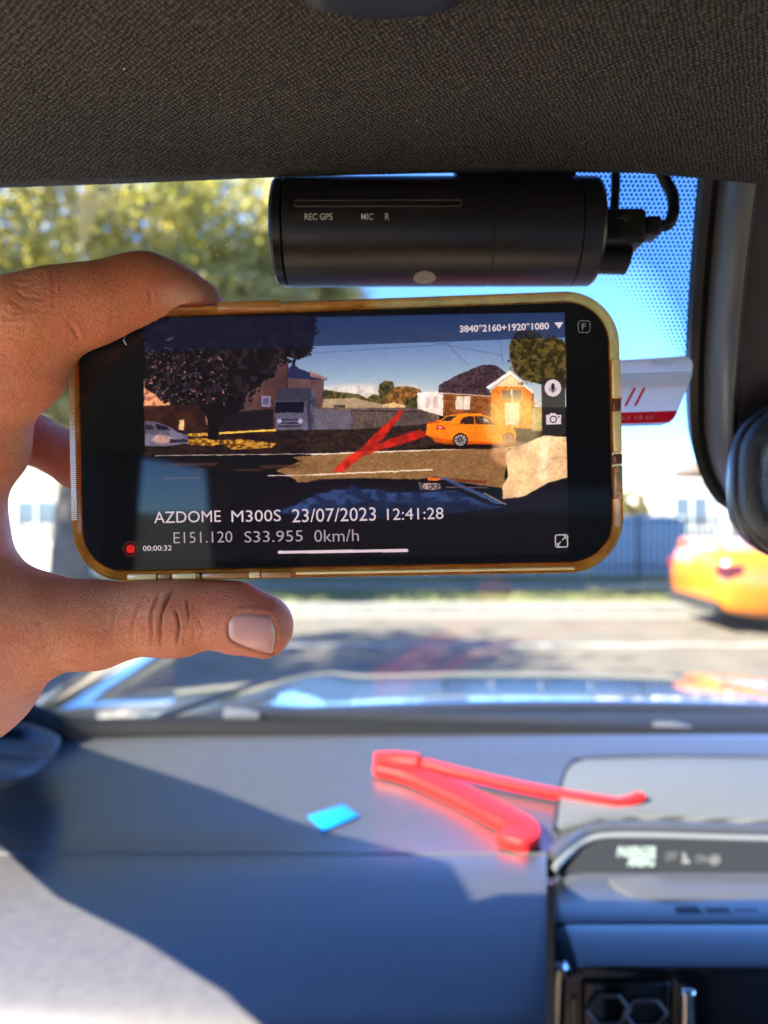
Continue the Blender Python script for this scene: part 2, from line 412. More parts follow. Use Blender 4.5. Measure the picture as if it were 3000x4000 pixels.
def sedan(root, ox, y0, y1, paint, L=4.9, flip=False):
    """side profile at half stations lofted across the width; rear at ox pointing to -x"""
    # stations along length: (x, z_low, z_belt(beltline/top of lower body), half width)
    sx = [0.0, .06, .2, .5, .9, 1.3, 1.9, 2.6, 3.2, 3.7, 4.2, 4.6, 4.82, 4.9]
    top = [.80, .97, 1.02, 1.03, 1.0, .99, .98, .97, .96, .92, .86, .78, .68, .58]
    bot = [.46, .34, .26, .22, .20, .20, .20, .20, .20, .20, .20, .22, .28, .36]
    hw = [.70, .82, .88, .92, .935, .94, .94, .94, .935, .93, .91, .85, .74, .64]
    yc = (y0 + y1) / 2; m = MB(); rings = []
    fx = (lambda t: ox + L - t) if flip else (lambda t: ox + t)
    for x_, t_, b_, h_ in zip(sx, top, bot, hw):
        prof = [(-h_ * .90, b_), (-h_ * .985, b_ + .08), (-h_, b_ + (t_ - b_) * .45), (-h_ * .985, b_ + (t_ - b_) * .72), (-h_ * .93, t_ - .05), (-h_ * .82, t_), (0, t_ + .015)]
        ring = prof + [(-p[0], p[1]) for p in prof[-2::-1]]
        rings.append([(fx(x_), yc + q[0], q[1]) for q in ring])
    m.loft(rings, True, True)
    body = m.build('body', paint, root, smooth=True, angle=50)
    # greenhouse
    g = MB(); rings = []
    for x_, h_, z0, z1 in ((.62, .74, 1.0, 1.02), (1.0, .76, .99, 1.22), (1.45, .74, .98, 1.38), (2.1, .72, .97, 1.44), (2.7, .72, .97, 1.42), (3.15, .74, .96, 1.28), (3.7, .78, .93, .95)):
        tw = h_ - .17 * (z1 - z0) / .46
        rings.append([(fx(x_), yc + a, b) for a, b in ((-h_ - .06, z0 - .03), (-tw, z1 - .04), (-tw + .1, z1), (tw - .1, z1), (tw, z1 - .04), (h_ + .06, z0 - .03))])
    g.loft(rings, True, True); g.build('cabin', paint, root, angle=50)
    dk = pbr('car_glass', (.02, .025, .03), rough=.05, spec=.9)
    for s in (-1, 1):
        e = MB(); y_ = lambda z, hb=.8: yc + s * (hb + .012 - .17 * (z - .97) / .46 - .0)
        for a, b in (((1.15, 1.06), (2.0, 1.36)), ((2.06, 1.06), (2.95, 1.33))):
            pts = [(a[0], a[1]), (b[0], a[1]), (b[0] - (.0 if b[0] < 2.5 else .42), b[1]), (a[0] + (.32 if a[0] < 2 else 0), b[1])]
            e.add([(fx(p[0]), y_(p[1]), p[1]) for p in pts] + [(fx(p[0]), y_(p[1]) - s * .02, p[1]) for p in pts], [(0, 1, 2, 3), (7, 6, 5, 4), (0, 4, 5, 1), (1, 5, 6, 2), (2, 6, 7, 3), (3, 7, 4, 0)])
        e.build('side_window', dk, root, smooth=False)
    def slab(pts, nm):
        q = [Vector((fx(p[0]), yc + p[1], p[2])) for p in pts]; n_ = (q[1] - q[0]).cross(q[2] - q[0]).normalized() * .012
        if n_.z < 0: n_ = -n_
        MB().add([v + n_ for v in q] + [v - n_ for v in q], [(0, 1, 2, 3), (7, 6, 5, 4), (0, 4, 5, 1), (1, 5, 6, 2), (2, 6, 7, 3), (3, 7, 4, 0)]).build(nm, dk, root, smooth=False)
    slab([(.72, -.62, 1.06), (.72, .62, 1.06), (1.40, .50, 1.375), (1.40, -.50, 1.375)], 'rear_window')
    slab([(3.60, -.66, .985), (3.60, .66, .985), (2.76, .54, 1.40), (2.76, -.54, 1.40)], 'windscreen')
    rl = pbr('tail_light_red', (.12, .012, .015), rough=.08, spec=.8)
    for s in (-1, 1):
        t = MB(); t.box((min(fx(.0), fx(.30)), yc + s * .80 - .08, .72), (max(fx(.0), fx(.30)), yc + s * .80 + .085, .86)); t.build('tail_light', rl, root, bevel=.02)
        t = MB(); t.box((min(fx(4.5), fx(4.82)), yc + s * .68 - .14, .58), (max(fx(4.5), fx(4.82)), yc + s * .68 + .12, .72)); t.build('headlight', pbr('lamp_clear', (.6, .62, .65), rough=.05, spec=.9), root, bevel=.02)
    MB().box((min(fx(-.03), fx(.10)), yc - .75, .26), (max(fx(-.03), fx(.10)), yc + .75, .40)).build('bumper_insert', pbr('black_plastic_out', (.02, .02, .02), rough=.6), root, bevel=.02)
    MB().tube([(fx(.12), yc - .66, 1.02), (fx(.12), yc - .62, 1.12), (fx(.12), yc + .62, 1.12), (fx(.12), yc + .66, 1.02)], .028, 8).build('spoiler', paint, root)
    for wx in (1.0, 3.85):
        for s in (-1, 1):
            yy = yc + s * .86
            wheel(root, fx(wx), yy - .105, yy + .105)
            # dark arch
        MB().tube([(fx(wx), yc - .95, .34), (fx(wx), yc + .95, .34)], .385, 32).build('wheel_arch', pbr('arch_dark', (.012, .012, .012), rough=.9), root)
    for s in (-1, 1):
        MB().box((fx(3.0) - .09, yc + s * 1.0 - .09, 1.0), (fx(3.0) + .09, yc + s * 1.0 + .09, 1.12)).build('door_mirror', paint, root, bevel=.03)
        for hx in (1.45, 2.35):
            MB().box((fx(hx) - .08, yc + s * .945 - .02, .82), (fx(hx) + .08, yc + s * .945 + .02, .85)).build('door_handle', paint, root, bevel=.008)
    return body

orange = pbr('orange_paint', (0.60, 0.155, 0.004), rough=0.35, coat=1.0, coat_rough=0.03)
car1 = thing('parked_car', 'bright orange sedan parked side on across the road by the kerb', 'car', (6.5, 10.4, 0))
sedan(car1, 4.06, 9.22, 11.08 , orange)
silver = pbr('silver_paint', (0.55, 0.56, 0.60), rough=0.35, coat=1.0, metal=.3)
car2 = thing('parked_car', 'silver white sedan parked on the verge far left of the tree', 'car', (-12.5, 12.9, .13))
b_ = sedan(car2, -15.0, 12.0, 13.8, silver, flip=False)
tr = thing('truck', 'white box truck standing beside the pale two storey building', 'truck', (-3.9, 19, .1))
MB().box((-5.0, 19.2, .9), (-2.8, 23.4, 3.3)).build('cargo_box', wht, tr, bevel=.04)
MB().prism([(17.3, .55), (19.15, .55), (19.15, 2.55), (17.75, 2.55), (17.3, 1.6)], 'x', -4.9, -2.9).build('cab', wht, tr, bevel=.05)
MB().prism([(17.31, 1.62), (17.72, 2.45), (17.70, 2.45), (17.26, 1.60)], 'x', -4.75, -3.05).build('windscreen', pane_m, tr, smooth=False)
MB().box((-4.6, 17.27, .95), (-3.2, 17.31, 1.3)).build('grille', ir, tr, bevel=.01)
MB().box((-4.95, 17.2, .5), (-2.85, 17.32, .75)).build('bumper', frame_m, tr, bevel=.02)
for s in (-4.75, -3.3):
    MB().box((s, 17.26, .98), (s + .25, 17.31, 1.2)).build('headlight', pbr('lamp_clear', (.6, .62, .65), rough=.05), tr, bevel=.01)
for yy in (18.3, 22.2):
    for xw in (-4.85, -3.1):
        MB().tube([(xw, yy, .57), (xw + .25, yy, .57)], .45, 24).build('wheel', pbr('tyre_rubber', (.02, .02, .02), rough=.8), tr)

# ------------------------------------------------------------------ trees
def leaf_mat(name, c1, c2):
    m = pbr(name, c1, rough=.55, var=(1.1, c2, 5))
    b = m.node_tree.nodes['Principled BSDF']
    o = m.node_tree.nodes['Material Output']
    tr_ = m.node_tree.nodes.new('ShaderNodeBsdfTranslucent'); mx = m.node_tree.nodes.new('ShaderNodeMixShader'); mx.inputs[0].default_value = .45
    src = b.inputs['Base Color'].links[0].from_socket
    g_ = m.node_tree.nodes.new('ShaderNodeMix'); g_.data_type = 'RGBA'; g_.blend_type = 'MULTIPLY'; g_.inputs[0].default_value = 1; g_.inputs[7].default_value = (2.2, 2.1, .9, 1)
    m.node_tree.links.new(src, g_.inputs[6]); m.node_tree.links.new(g_.outputs[2], tr_.inputs[0])
    m.node_tree.links.new(b.outputs[0], mx.inputs[1]); m.node_tree.links.new(tr_.outputs[0], mx.inputs[2]); m.node_tree.links.new(mx.outputs[0], o.inputs[0])
    return m
bark = pbr('bark', (0.20, 0.15, 0.11), rough=.9, var=(3, (.11, .085, .065), 6), bump=(14, .8, .03))
def tree(label, base, hgt, trunk_r, blobs, n, leaf, mat, limbs=(), seed=1, lean=(0, 0)):
    g = np.random.default_rng(seed)
    t = thing('tree', label, 'tree', base, 'street trees')
    b = Vector(base); k = b + Vector((lean[0], lean[1], hgt))
    tb = MB(); tb.tube(smooth_path([b + Vector((0, 0, -.1)), b + Vector((lean[0] * .2, lean[1] * .2, hgt * .5)), k], 5), [trunk_r * (1.25 - .06 * i) for i in range(11)], 14)
    tb.build('trunk', bark, t, angle=60)
    for (x, y, z, rx, ry, rz, w) in blobs:
        e = b + Vector((x, y, z)); mid = (k + e) / 2 + Vector((g.uniform(-.3, .3), g.uniform(-.3, .3), g.uniform(-.2, .5)))
        MB().tube(smooth_path([k - Vector((0, 0, .3)), mid, e], 5), [trunk_r * (.55 - .045 * i) for i in range(11)], 8).build('limb', bark, t, angle=60)
    for L in limbs:
        P = [b + Vector(p) for p in L[0]]; sp = smooth_path(P, 5)
        MB().tube(sp, [L[1] * (1 - .6 * i / len(sp)) for i in range(len(sp))], 10).build('limb', bark, t, angle=60)
    tot = sum(q[6] for q in blobs); V = []
    for (x, y, z, rx, ry, rz, w) in blobs:
        m_ = int(n * w / tot); ncl = max(8, m_ // 45)
        cc = g.normal(0, 1, (ncl, 3)); cc /= np.linalg.norm(cc, axis=1)[:, None]; cc *= g.uniform(.25, 1, (ncl, 1)) ** .5
        cc = cc * [rx, ry, rz] + [x, y, z]
        idx = g.integers(0, ncl, m_); p = cc[idx] + g.normal(0, .17 * (rx + rz) / 2 ** .5, (m_, 3)) * .55
        V.append(p)
    p = np.concatenate(V); m_ = len(p)
    a = g.normal(0, 1, (m_, 3)); a /= np.linalg.norm(a, axis=1)[:, None]
    c = np.cross(a, g.normal(0, 1, (m_, 3))); c /= np.linalg.norm(c, axis=1)[:, None]
    s = g.uniform(.6, 1.3, (m_, 1)) * leaf
    q = np.stack([p - a * s, p + c * s * .45, p + a * s, p - c * s * .45], 1).reshape(-1, 3)
    me = bpy.data.meshes.new('crown'); me.from_pydata(q.tolist(), [], np.arange(m_ * 4).reshape(-1, 4).tolist()); me.materials.append(mat)
    o = bpy.data.objects.new('crown', me); C.objects.link(o); o.parent = t
    return t
lf1 = leaf_mat('leaves_olive', (0.22, 0.235, 0.085), (0.38, 0.33, 0.17))
lf2 = leaf_mat('leaves_dark', (0.07, 0.10, 0.035), (0.14, 0.15, 0.05))
lf3 = leaf_mat('leaves_straw', (0.22, 0.17, 0.07), (0.13, 0.13, 0.05))
tree('big spreading street tree filling the view left of the dash camera', (-5.4, 13.2, .13), 3.1, .30,
     [(-2.5, -.5, 4.6, 2.2, 2, 1.6, 1.2), (-.3, -.8, 5.0, 2.4, 2, 1.7, 1.4), (2.2, 0, 4.4, 2.0, 1.8, 1.4, 1.1), (3.6, .3, 5.4, 1.5, 1.5, 1.0, .8), (-1, 0, 6.6, 3, 2.2, 1.3, 1), (2.4, .2, 6.3, 2.2, 1.6, 1.0, 1.0), (-4, .2, 6.2, 2.4, 1.6, 1.2, 1.0), (4.0, .4, 4.6, 1.3, 1.3, .9, .6), (4.3, .2, 6.0, 1.2, 1.3, .9, .6), (1.0, .5, 3.2, 1.6, 1.5, .8, .6), (-3.4, .4, 3.0, 1.6, 1.5, .9, .6), (3.0, .3, 3.4, 1.2, 1.4, .7, .4)],
     44000, .10, lf1, limbs=[([(.1, 0, 2.6), (1.5, -.6, 3.2), (3.0, -.6, 3.9), (4.4, -.4, 4.3)], .17)], seed=4, lean=(.3, 0))
tree('leafy tree leaning over the far kerb at the left edge of the view', (-8.6, 11.9, .13), 4.6, .2,
     [(1.0, -2.1, 6.4, 1.9, 1.6, 1.0, 1.2), (3.7, -2.0, 7.2, 1.9, 1.6, 1.0, 1.1), (-1.5, -2.0, 7.0, 1.8, 1.6, 1.0, .8), (5.0, -2.6, 8.6, 1.4, 1.3, .8, .5)], 9000, .12, lf2, seed=22, lean=(.4, -.8))
tree('rusty brown bushy little tree at the left corner of the white cottage', (6.15, 19.2, .1), .95, .08,
     [(0, 0, 1.55, .42, .4, .34, 1), (.3, 0, 1.3, .3, .3, .3, .6), (-.35, 0, 1.3, .3, .3, .3, .6)], 2600, .07, lf3, seed=23)
tree('leafy tree on the near left beside the road', (-12.4, 1.2, 0), 5.2, .25,
     [(-1.5, 0, 7.0, 2.3, 2.2, 1.6, 1.1), (1.2, -.6, 7.4, 2.3, 2.4, 1.6, 1.1), (0, 1.4, 8.8, 2.4, 2, 1.2, 1), (2.6, -.3, 8.2, 1.5, 1.8, 1.2, .7), (-3, -.5, 8.2, 1.6, 1.6, 1.2, .6)], 15000, .13, lf2, seed=9)
tree('brown leafed tree rising behind the white cottage', (10.4, 33, .1), 1.2, .2,
     [(-.8, 0, 1.9, 1.2, 1.2, .8, 1), (.8, 0, 1.7, 1.2, 1.2, .7, 1), (0, .5, 2.3, 1.1, 1.1, .5, .6)], 5000, .11, lf3, seed=12)
tree('dark olive tree right of the brick cottage', (23, 26, .1), 2.4, .3,
     [(-1, 0, 4.6, 2.2, 2, 1.8, 1), (1.6, 0, 4.8, 2, 2, 1.8, 1), (0, 0, 6.6, 2.2, 2, 1.2, .8)], 9000, .13, lf2, seed=13)
tree('small round tree on the skyline beyond the low garage', (2.6, 36, .1), 1.5, .16,
     [(0, 0, 2.4, 1.2, 1.2, .9, 1), (.7, 0, 3.0, .8, .8, .6, .5)], 3000, .12, lf2, seed=15)
# far wooded skyline
g_ = np.random.default_rng(5); V = []
for i in range(150):
    cx_ = g_.uniform(-70, 75); cy_2 = g_.uniform(52, 64); r_ = g_.uniform(1.2, 2.6); m_ = 160
    V.append(g_.normal(0, .55, (m_, 3)) * [r_, r_, r_ * .6] + [cx_, cy_2, 1.0 + r_ * .45])
p = np.concatenate(V); m_ = len(p); a = g_.normal(0, 1, (m_, 3)); a /= np.linalg.norm(a, axis=1)[:, None]; c = np.cross(a, g_.normal(0, 1, (m_, 3))); c /= np.linalg.norm(c, axis=1)[:, None]
q = np.stack([p - a * .3, p + c * .18, p + a * .3, p - c * .18], 1).reshape(-1, 3)
me = bpy.data.meshes.new('far_woods'); me.from_pydata(q.tolist(), [], np.arange(m_ * 4).reshape(-1, 4).tolist()); me.materials.append(lf2)
o = bpy.data.objects.new('far_woods', me); C.objects.link(o); tag(struct(o, 'stuff'), 'distant mass of trees along the skyline', 'woods')
# ------------------------------------------------------------------ the car we sit in
CARX = 0.27                                   # its centre line
car = thing('car', 'dark grey car seen from its passenger seat, enclosing the whole view', 'car', (CARX, 0.4, 0))
def leather(name, col, **k): return pbr(name, col, **k)
dash_m = pbr('dash_plastic', (0.044, 0.043, 0.045), rough=0.34, spec=1.0, coat=.75, coat_rough=.30, bump=(900, 0.12, 0.0006), var=(130, (0.036, 0.035, 0.038), 7))
trim_m = pbr('trim_plastic', (0.035, 0.036, 0.040), rough=0.45, bump=(1400, 0.35, 0.0004))
black_m = pbr('black_plastic', (0.012, 0.012, 0.013), rough=0.45)
gloss_m = pbr('piano_black', (0.008, 0.008, 0.009), rough=0.06, spec=0.6)
rubber_m = pbr('seal_rubber', (0.004, 0.004, 0.005), rough=0.7, spec=.15)

# headliner fabric: knitted loops
hl = bpy.data.materials.new('headliner_fabric'); hl.use_nodes = True
n = hl.node_tree.nodes; L = hl.node_tree.links; b = n['Principled BSDF']
tc = n.new('ShaderNodeTexCoord'); mp = n.new('ShaderNodeMapping'); mp.inputs['Rotation'].default_value = (0, 0, .6); mp.inputs['Scale'].default_value = (1, .75, 1)
L.new(tc.outputs['Object'], mp.inputs[0])
vo = n.new('ShaderNodeTexVoronoi'); vo.inputs['Scale'].default_value = 1350; vo.feature = 'F1'; L.new(mp.outputs[0], vo.inputs['Vector'])
no = n.new('ShaderNodeTexNoise'); no.inputs['Scale'].default_value = 1000; no.inputs['Detail'].default_value = 3; L.new(mp.outputs[0], no.inputs['Vector'])
ad = n.new('ShaderNodeMath'); ad.operation = 'MULTIPLY_ADD'; ad.inputs[1].default_value = .9; L.new(no.outputs['Fac'], ad.inputs[0])
w1 = n.new('ShaderNodeTexWave'); w2 = n.new('ShaderNodeTexWave'); w1.bands_direction = 'X'; w2.bands_direction = 'Y'
for w_ in (w1, w2): w_.inputs['Scale'].default_value = 285; w_.inputs['Distortion'].default_value = 5; w_.inputs['Detail'].default_value = 1.5; w_.inputs['Detail Scale'].default_value = 1.2; L.new(mp.outputs[0], w_.inputs['Vector'])
wm_ = n.new('ShaderNodeMath'); wm_.operation = 'MULTIPLY'; L.new(w1.outputs['Fac'], wm_.inputs[0]); L.new(w2.outputs['Fac'], wm_.inputs[1])
wa_ = n.new('ShaderNodeMath'); wa_.operation = 'MULTIPLY_ADD'; wa_.inputs[1].default_value = .75; L.new(wm_.outputs[0], wa_.inputs[0])
vh_ = n.new('ShaderNodeMath'); vh_.operation = 'MULTIPLY'; vh_.inputs[1].default_value = .35; L.new(vo.outputs['Distance'], vh_.inputs[0]); L.new(vh_.outputs[0], wa_.inputs[2]); L.new(wa_.outputs[0], ad.inputs[2])
rp = n.new('ShaderNodeMapRange'); rp.inputs['From Min'].default_value = .62; rp.inputs['From Max'].default_value = 1.42; L.new(ad.outputs[0], rp.inputs['Value'])
mx = n.new('ShaderNodeMix'); mx.data_type = 'RGBA'; mx.inputs[6].default_value = (.0105, .0105, .0108, 1); mx.inputs[7].default_value = (.185, .172, .163, 1)
L.new(rp.outputs[0], mx.inputs[0]); L.new(mx.outputs[2], b.inputs['Base Color'])
bp = n.new('ShaderNodeBump'); bp.inputs['Strength'].default_value = 1.0; bp.inputs['Distance'].default_value = .0005; L.new(ad.outputs[0], bp.inputs['Height']); L.new(bp.outputs[0], b.inputs['Normal'])
b.inputs['Roughness'].default_value = .95; b.inputs['Sheen Weight'].default_value = .0; b.inputs['Sheen Roughness'].default_value = .5

# roof lining: front edge rolls up to the glass
XL, XR = -0.46, 1.00
def lining():
    m = MB(); xs = np.linspace(XL, XR, 60); rings = []
    for x in xs:
        t = (x - XL) / (XR - XL)
        u_ = 829.5 + 1659 * x / .25
        # measured lower edge of the lining
        v_e = float(np.interp(u_, [-2200, 0, 300, 600, 1000, 1300, 1450, 1560, 1659, 1900, 6000], [470, 404, 394, 381, 371, 369, 374, 386, 397, 420, 470]))
        ye = .252; ze = (1106 - v_e) / 1659 * ye
        side = max(0, (abs(t - .5) - .40) / .10) ** 2 * .05       # roof rails curve down at the sides
        prof = [(ye + .012, ze + .018), (ye + .010, ze + .008), (ye + .004, ze + .0015), (ye - .004, ze), (ye - .02, ze + .0015), (.20, .1115), (.17, .1128), (.13, .1145), (.05, .118), (-.1, .122), (-.5, .128), (-1.2, .12), (-1.7, .06)]
        rings.append([(x, y, CZ + z - side) for y, z in prof] + [(x, y, CZ + z + .03) for y, z in prof[::-1]])
    m.loft(rings, True, True)
    return m
lining().build('roof_lining', hl, car, angle=70)
roof_out = pbr('dark_car_paint', (0.012, 0.013, 0.016), rough=.25, coat=1, coat_rough=.03)
MB().prism([(.29, CZ + .165), (-1.75, CZ + .17), (-1.75, CZ + .19), (.0, CZ + .20), (.29, CZ + .185)], 'x', XL - .03, XR + .03).build('roof_panel', roof_out, car, smooth=False)

# two specks of lint caught in the fabric
lm = MB()
for (u_, v_) in ((268, 149), (475, 205), (900, 260)):
    y = .16 if v_ < 170 else .18
    for _ in range(20): y = (float(np.interp(y, [.13, .17, .20, .232], [.1145, .1128, .1115, .1105])) - .0002) / ((1106 - v_) / 1659)
    p = W(u_, v_, y); r_ = .00032 if v_ < 170 else .0002
    lm.add([p + Vector((r_, 0, 0)), p + Vector((0, r_, 0)), p + Vector((-r_, 0, 0)), p + Vector((0, -r_, 0)), p + Vector((0, 0, -r_)), p + Vector((0, 0, r_))], [(0, 1, 5), (1, 2, 5), (2, 3, 5), (3, 0, 5), (1, 0, 4), (2, 1, 4), (3, 2, 4), (0, 3, 4)])
lm.build('lint', pbr('lint', (.85, .75, .55), rough=.9), car)
# overhead console at the very top
oc_m = pbr('console_plastic', (0.026, 0.031, 0.036), rough=.42, bump=(1200, .3, .0003))
oc = MB(); rings = []
for k, (dz, gr) in enumerate(((.010, .004), (.002, .003), (-.002, 0), (-.0045, -.004))):
    y1 = .1672 + gr * .6; x0 = -.0168 - gr; x1 = .0166 + gr
    p = []
    for (u_, y_) in ((x0, y1 - .006), (x0 + .0014, y1 - .0016), (x0 + .005, y1 - .0002), (0, y1 + .0006), (x1 - .005, y1 - .0004), (x1 - .0014, y1 - .002), (x1, y1 - .007), (x1, -.02), (x0, -.02)):
        p.append((u_, y_, CZ + .1105 + dz))
    rings.append(p)
oc.loft(rings, True, True)
ocp = oc.build('overhead_console', oc_m, car, angle=60)
MB().box((-.0055, .1535, CZ + .1055), (.0045, .1541, CZ + .1062)).build('highlight_strip', pbr('console_highlight', (.45, .36, .33), rough=.3), car, bevel=.0003).parent = ocp  # pale strip: the slot's highlight put into its colour
for x_ in (-.0095, .0082):
    MB().box((x_, .140, CZ + .1050), (x_ + .0006, .153, CZ + .1064)).build('slot', black_m, car).parent = ocp

# windscreen
GZ = [-.40, -.264, -.20, -.10, -.05, 0, .02, .05, .07, .095, .11, .125, .145]
GY = [1.15, .885, .752, .560, .455, .370, .342, .316, .304, .292, .284, .275, .262]
def gl_y(z): return float(np.interp(z, GZ, GY))
def bow(x): return -.05 * ((x - CARX) / .73) ** 2
def on_glass(u, v, off=-.003):
    """where sight line (u, v) meets the inside of the glass"""
    k = (u - 829.5) / 1659; s_ = (1106 - v) / 1659; lo, hi = .12, 1.2
    for _ in range(40):
        y = (lo + hi) / 2
        if y < gl_y(s_ * y) + bow(k * y) * min(1, y / .6) + off: lo = y
        else: hi = y
    return Vector((k * y, y, CZ + s_ * y))
wg = glass_mat('windscreen_glass', (.70, .73, .725), dust=.004)
m = MB(); xs = np.linspace(XL + .01, XR - .01, 24); rings = []
zsm = [.140, .125, .11, .095, .08, .065, .05, .03, .01, -.02, -.06, -.10, -.15, -.20, -.264]
ysm = [gl_y(z) for z in zsm]
for _ in range(2): ysm = [ysm[0]] + [(ysm[i - 1] + 2 * ysm[i] + ysm[i + 1]) / 4 for i in range(1, len(ysm) - 1)] + [ysm[-1]]
GZ, GY = [-.40] + zsm[::-1], [1.15] + ysm[::-1]
for x in xs:
    rings.append([(x, y + bow(x) * min(1, y / .6), CZ + z) for y, z in zip(ysm, zsm)] + [(x, y + bow(x) * min(1, y / .6) + .003, CZ + z + .003) for y, z in zip(ysm[::-1], zsm[::-1])])
m.loft(rings, True, True); m.build('windscreen', wg, car, angle=60)

# printed frit: a sheet of ceramic dots on the inside of the glass around the mirror mount
def frit():
    me = bpy.data.meshes.new('frit_band')
    # coordinates on the glass: x across, s = arc length down the glass
    zt = np.linspace(.14, -.05, 96); yt = np.array([gl_y(z) for z in zt]); st = np.concatenate([[0], np.cumsum(np.hypot(np.diff(zt), np.diff(yt)))])
    def P(x, s):
        z = float(np.interp(s, st, zt)); y = gl_y(z); return Vector((x, y + bow(x) * min(1, y / .6) - .002, CZ + z))
    def on(u, v):
        q = on_glass(u, v, -.002); return q.x, float(np.interp(-(q.z - CZ), -zt, st))
    edge = [on(*q) for q in ((740, 398), (1000, 402), (1040, 480), (1120, 590), (1270, 618), (1330, 650), (1385, 712), (1420, 775), (1438, 850), (1450, 940), (1475, 1000), (1510, 1035), (1560, 1075))]
    inner = [on(*q) for q in ((600, 365), (980, 350), (1300, 345), (1500, 345), (1560, 500), (1580, 650), (1590, 780), (1590, 850), (1590, 900), (1590, 940), (1590, 980), (1600, 1010), (1610, 1040))]
    n1 = 10; V = []; F = []; fade = []
    E = smooth_path([(a, b, 0) for a, b in edge], 6); I = smooth_path([(a, b, 0) for a, b in inner], 6)
    uv = []
    for e, i in zip(E, I):
        dist = (Vector(i) - Vector(e)).length
        for k in range(n1 + 1):
            t = (k / n1) ** 1.5; q = Vector(e).lerp(Vector(i), t)
            p = P(q.x, q.y); V.append(tuple(p - ORG['car'])); fade.append(t * dist); uv.append((q.x, q.y))
    for a in range(len(E) - 1):
        for k in range(n1):
            j = a * (n1 + 1) + k; F.append((j, j + 1, j + n1 + 2, j + n1 + 1))
    me.from_pydata(V, [], F)
    at = me.attributes.new('edge_distance', 'FLOAT', 'POINT'); at.data.foreach_set('value', fade)
    at = me.attributes.new('print_coord', 'FLOAT_VECTOR', 'POINT'); at.data.foreach_set('vector', np.array([(a, b, 0) for a, b in uv]).ravel())
    o = bpy.data.objects.new('frit_band', me); C.objects.link(o); o.parent = car
    mt = bpy.data.materials.new('ceramic_dots'); mt.use_nodes = True; nt = mt.node_tree; n = nt.nodes; n.clear(); L = nt.links
    def M(op, a, b=None, c=None):
        q = n.new('ShaderNodeMath'); q.operation = op
        for k, s in enumerate((a, b, c)):
            if s is None: continue
            if isinstance(s, (int, float)): q.inputs[k].default_value = s
            else: L.new(s, q.inputs[k])
        return q.outputs[0]
    a1 = n.new('ShaderNodeAttribute'); a1.attribute_name = 'edge_distance'; a2 = n.new('ShaderNodeAttribute'); a2.attribute_name = 'print_coord'
    sp = n.new('ShaderNodeSeparateXYZ'); L.new(a2.outputs['Vector'], sp.inputs[0])
    pitch = .00172
    def lattice(ox, oy):
        # hex lattice = two rectangular lattices; pitch x, pitch*sqrt3 y
        fx = M('SUBTRACT', M('FRACT', M('ADD', M('DIVIDE', sp.outputs[0], pitch), 100 + ox)), .5)
        fy = M('MULTIPLY', M('SUBTRACT', M('FRACT', M('ADD', M('DIVIDE', sp.outputs[1], pitch * 1.73205), 100 + oy)), .5), 1.73205)
        return M('SQRT', M('ADD', M('MULTIPLY', fx, fx), M('MULTIPLY', fy, fy)))
    d = M('MINIMUM', lattice(0, 0), lattice(.5, .5))
    rad = M('MINIMUM', M('MULTIPLY', a1.outputs['Fac'], 18.0), .43)
    ins = M('LESS_THAN', d, rad)
    tr_ = n.new('ShaderNodeBsdfTransparent'); df = n.new('ShaderNodeBsdfPrincipled'); df.inputs['Base Color'].default_value = (.03, .10, .14, 1); df.inputs['Roughness'].default_value = .5
    tl = n.new('ShaderNodeBsdfTransparent'); tl.inputs[0].default_value = (.10, .30, .42, 1)
    mm = n.new('ShaderNodeMixShader'); mm.inputs[0].default_value = .55; L.new(df.outputs[0], mm.inputs[1]); L.new(tl.outputs[0], mm.inputs[2])
    mx = n.new('ShaderNodeMixShader'); L.new(ins, mx.inputs[0]); L.new(tr_.outputs[0], mx.inputs[1]); L.new(mm.outputs[0], mx.inputs[2])
    o2 = n.new('ShaderNodeOutputMaterial'); L.new(mx.outputs[0], o2.inputs[0]); me.materials.append(mt)
frit()

# dust specks caught on the glass
dm = pbr('dust', (.8, .8, .75), rough=.8)
db = MB(); g = np.random.default_rng(11)
for i in range(150):
    u_, v_ = g.uniform(0, 600), g.uniform(395, 640)
    p = on_glass(u_, v_, -.0015); r_ = g.uniform(.00012, .0004)
    db.add([p + Vector((r_, 0, 0)), p + Vector((0, -r_ * .3, r_)), p + Vector((-r_, 0, 0)), p + Vector((0, 0, -r_)), p + Vector((0, -r_, 0))], [(0, 1, 4), (1, 2, 4), (2, 3, 4), (3, 0, 4), (0, 3, 2, 1)])
struct(db.build('dust_specks', dm, car, smooth=False), 'stuff')

# A-pillars, door frames, doors, side glass, cabin behind
def pillar(sx, nm='pillar_trim'):
    m = MB(); rings = []
    # front edge along the glass, rear edge along the side window (measured from its shadow)
    s = 1 if sx > CARX else -1; x = sx
    for (yf, zf, yr, zr) in ((.90, -.262, .74, -.275), (.785, -.160, .626, -.190), (.700, -.100, .570, -.152), (.600, -.030, .515, -.120), (.50, .032, .430, -.075), (.455, .064, .350, -.020), (.42, .092, .285, .018), (.362, .135, .20, .050), (.22, .15, .05, .075)):
        rings.append([(x + s * .004, yr, CZ + zr), (x - s * .010, (yr * 2 + yf) / 3, CZ + (zr * 2 + zf) / 3), (x - s * .010, (yr + 2 * yf) / 3, CZ + (zr + zf * 2) / 3), (x + s * .004, yf, CZ + zf), (x + s * .03, yf, CZ + zf), (x + s * .03, yr, CZ + zr)])
    m.loft(rings, True, True); m.build(nm, trim_m, car, bevel=.004)
pillar(-.45); pillar(.99)
pg_ = glass_mat('dimmed_side_glass', (.48, .51, .51))  # unseen side panes darkened to dim their reflection on the phone
dg_ = glass_mat('dimmed_rear_glass', (.14, .15, .15))  # unseen rear pane darkened further for that same reflection
sg = glass_mat('side_glass', (.97, .98, .975))
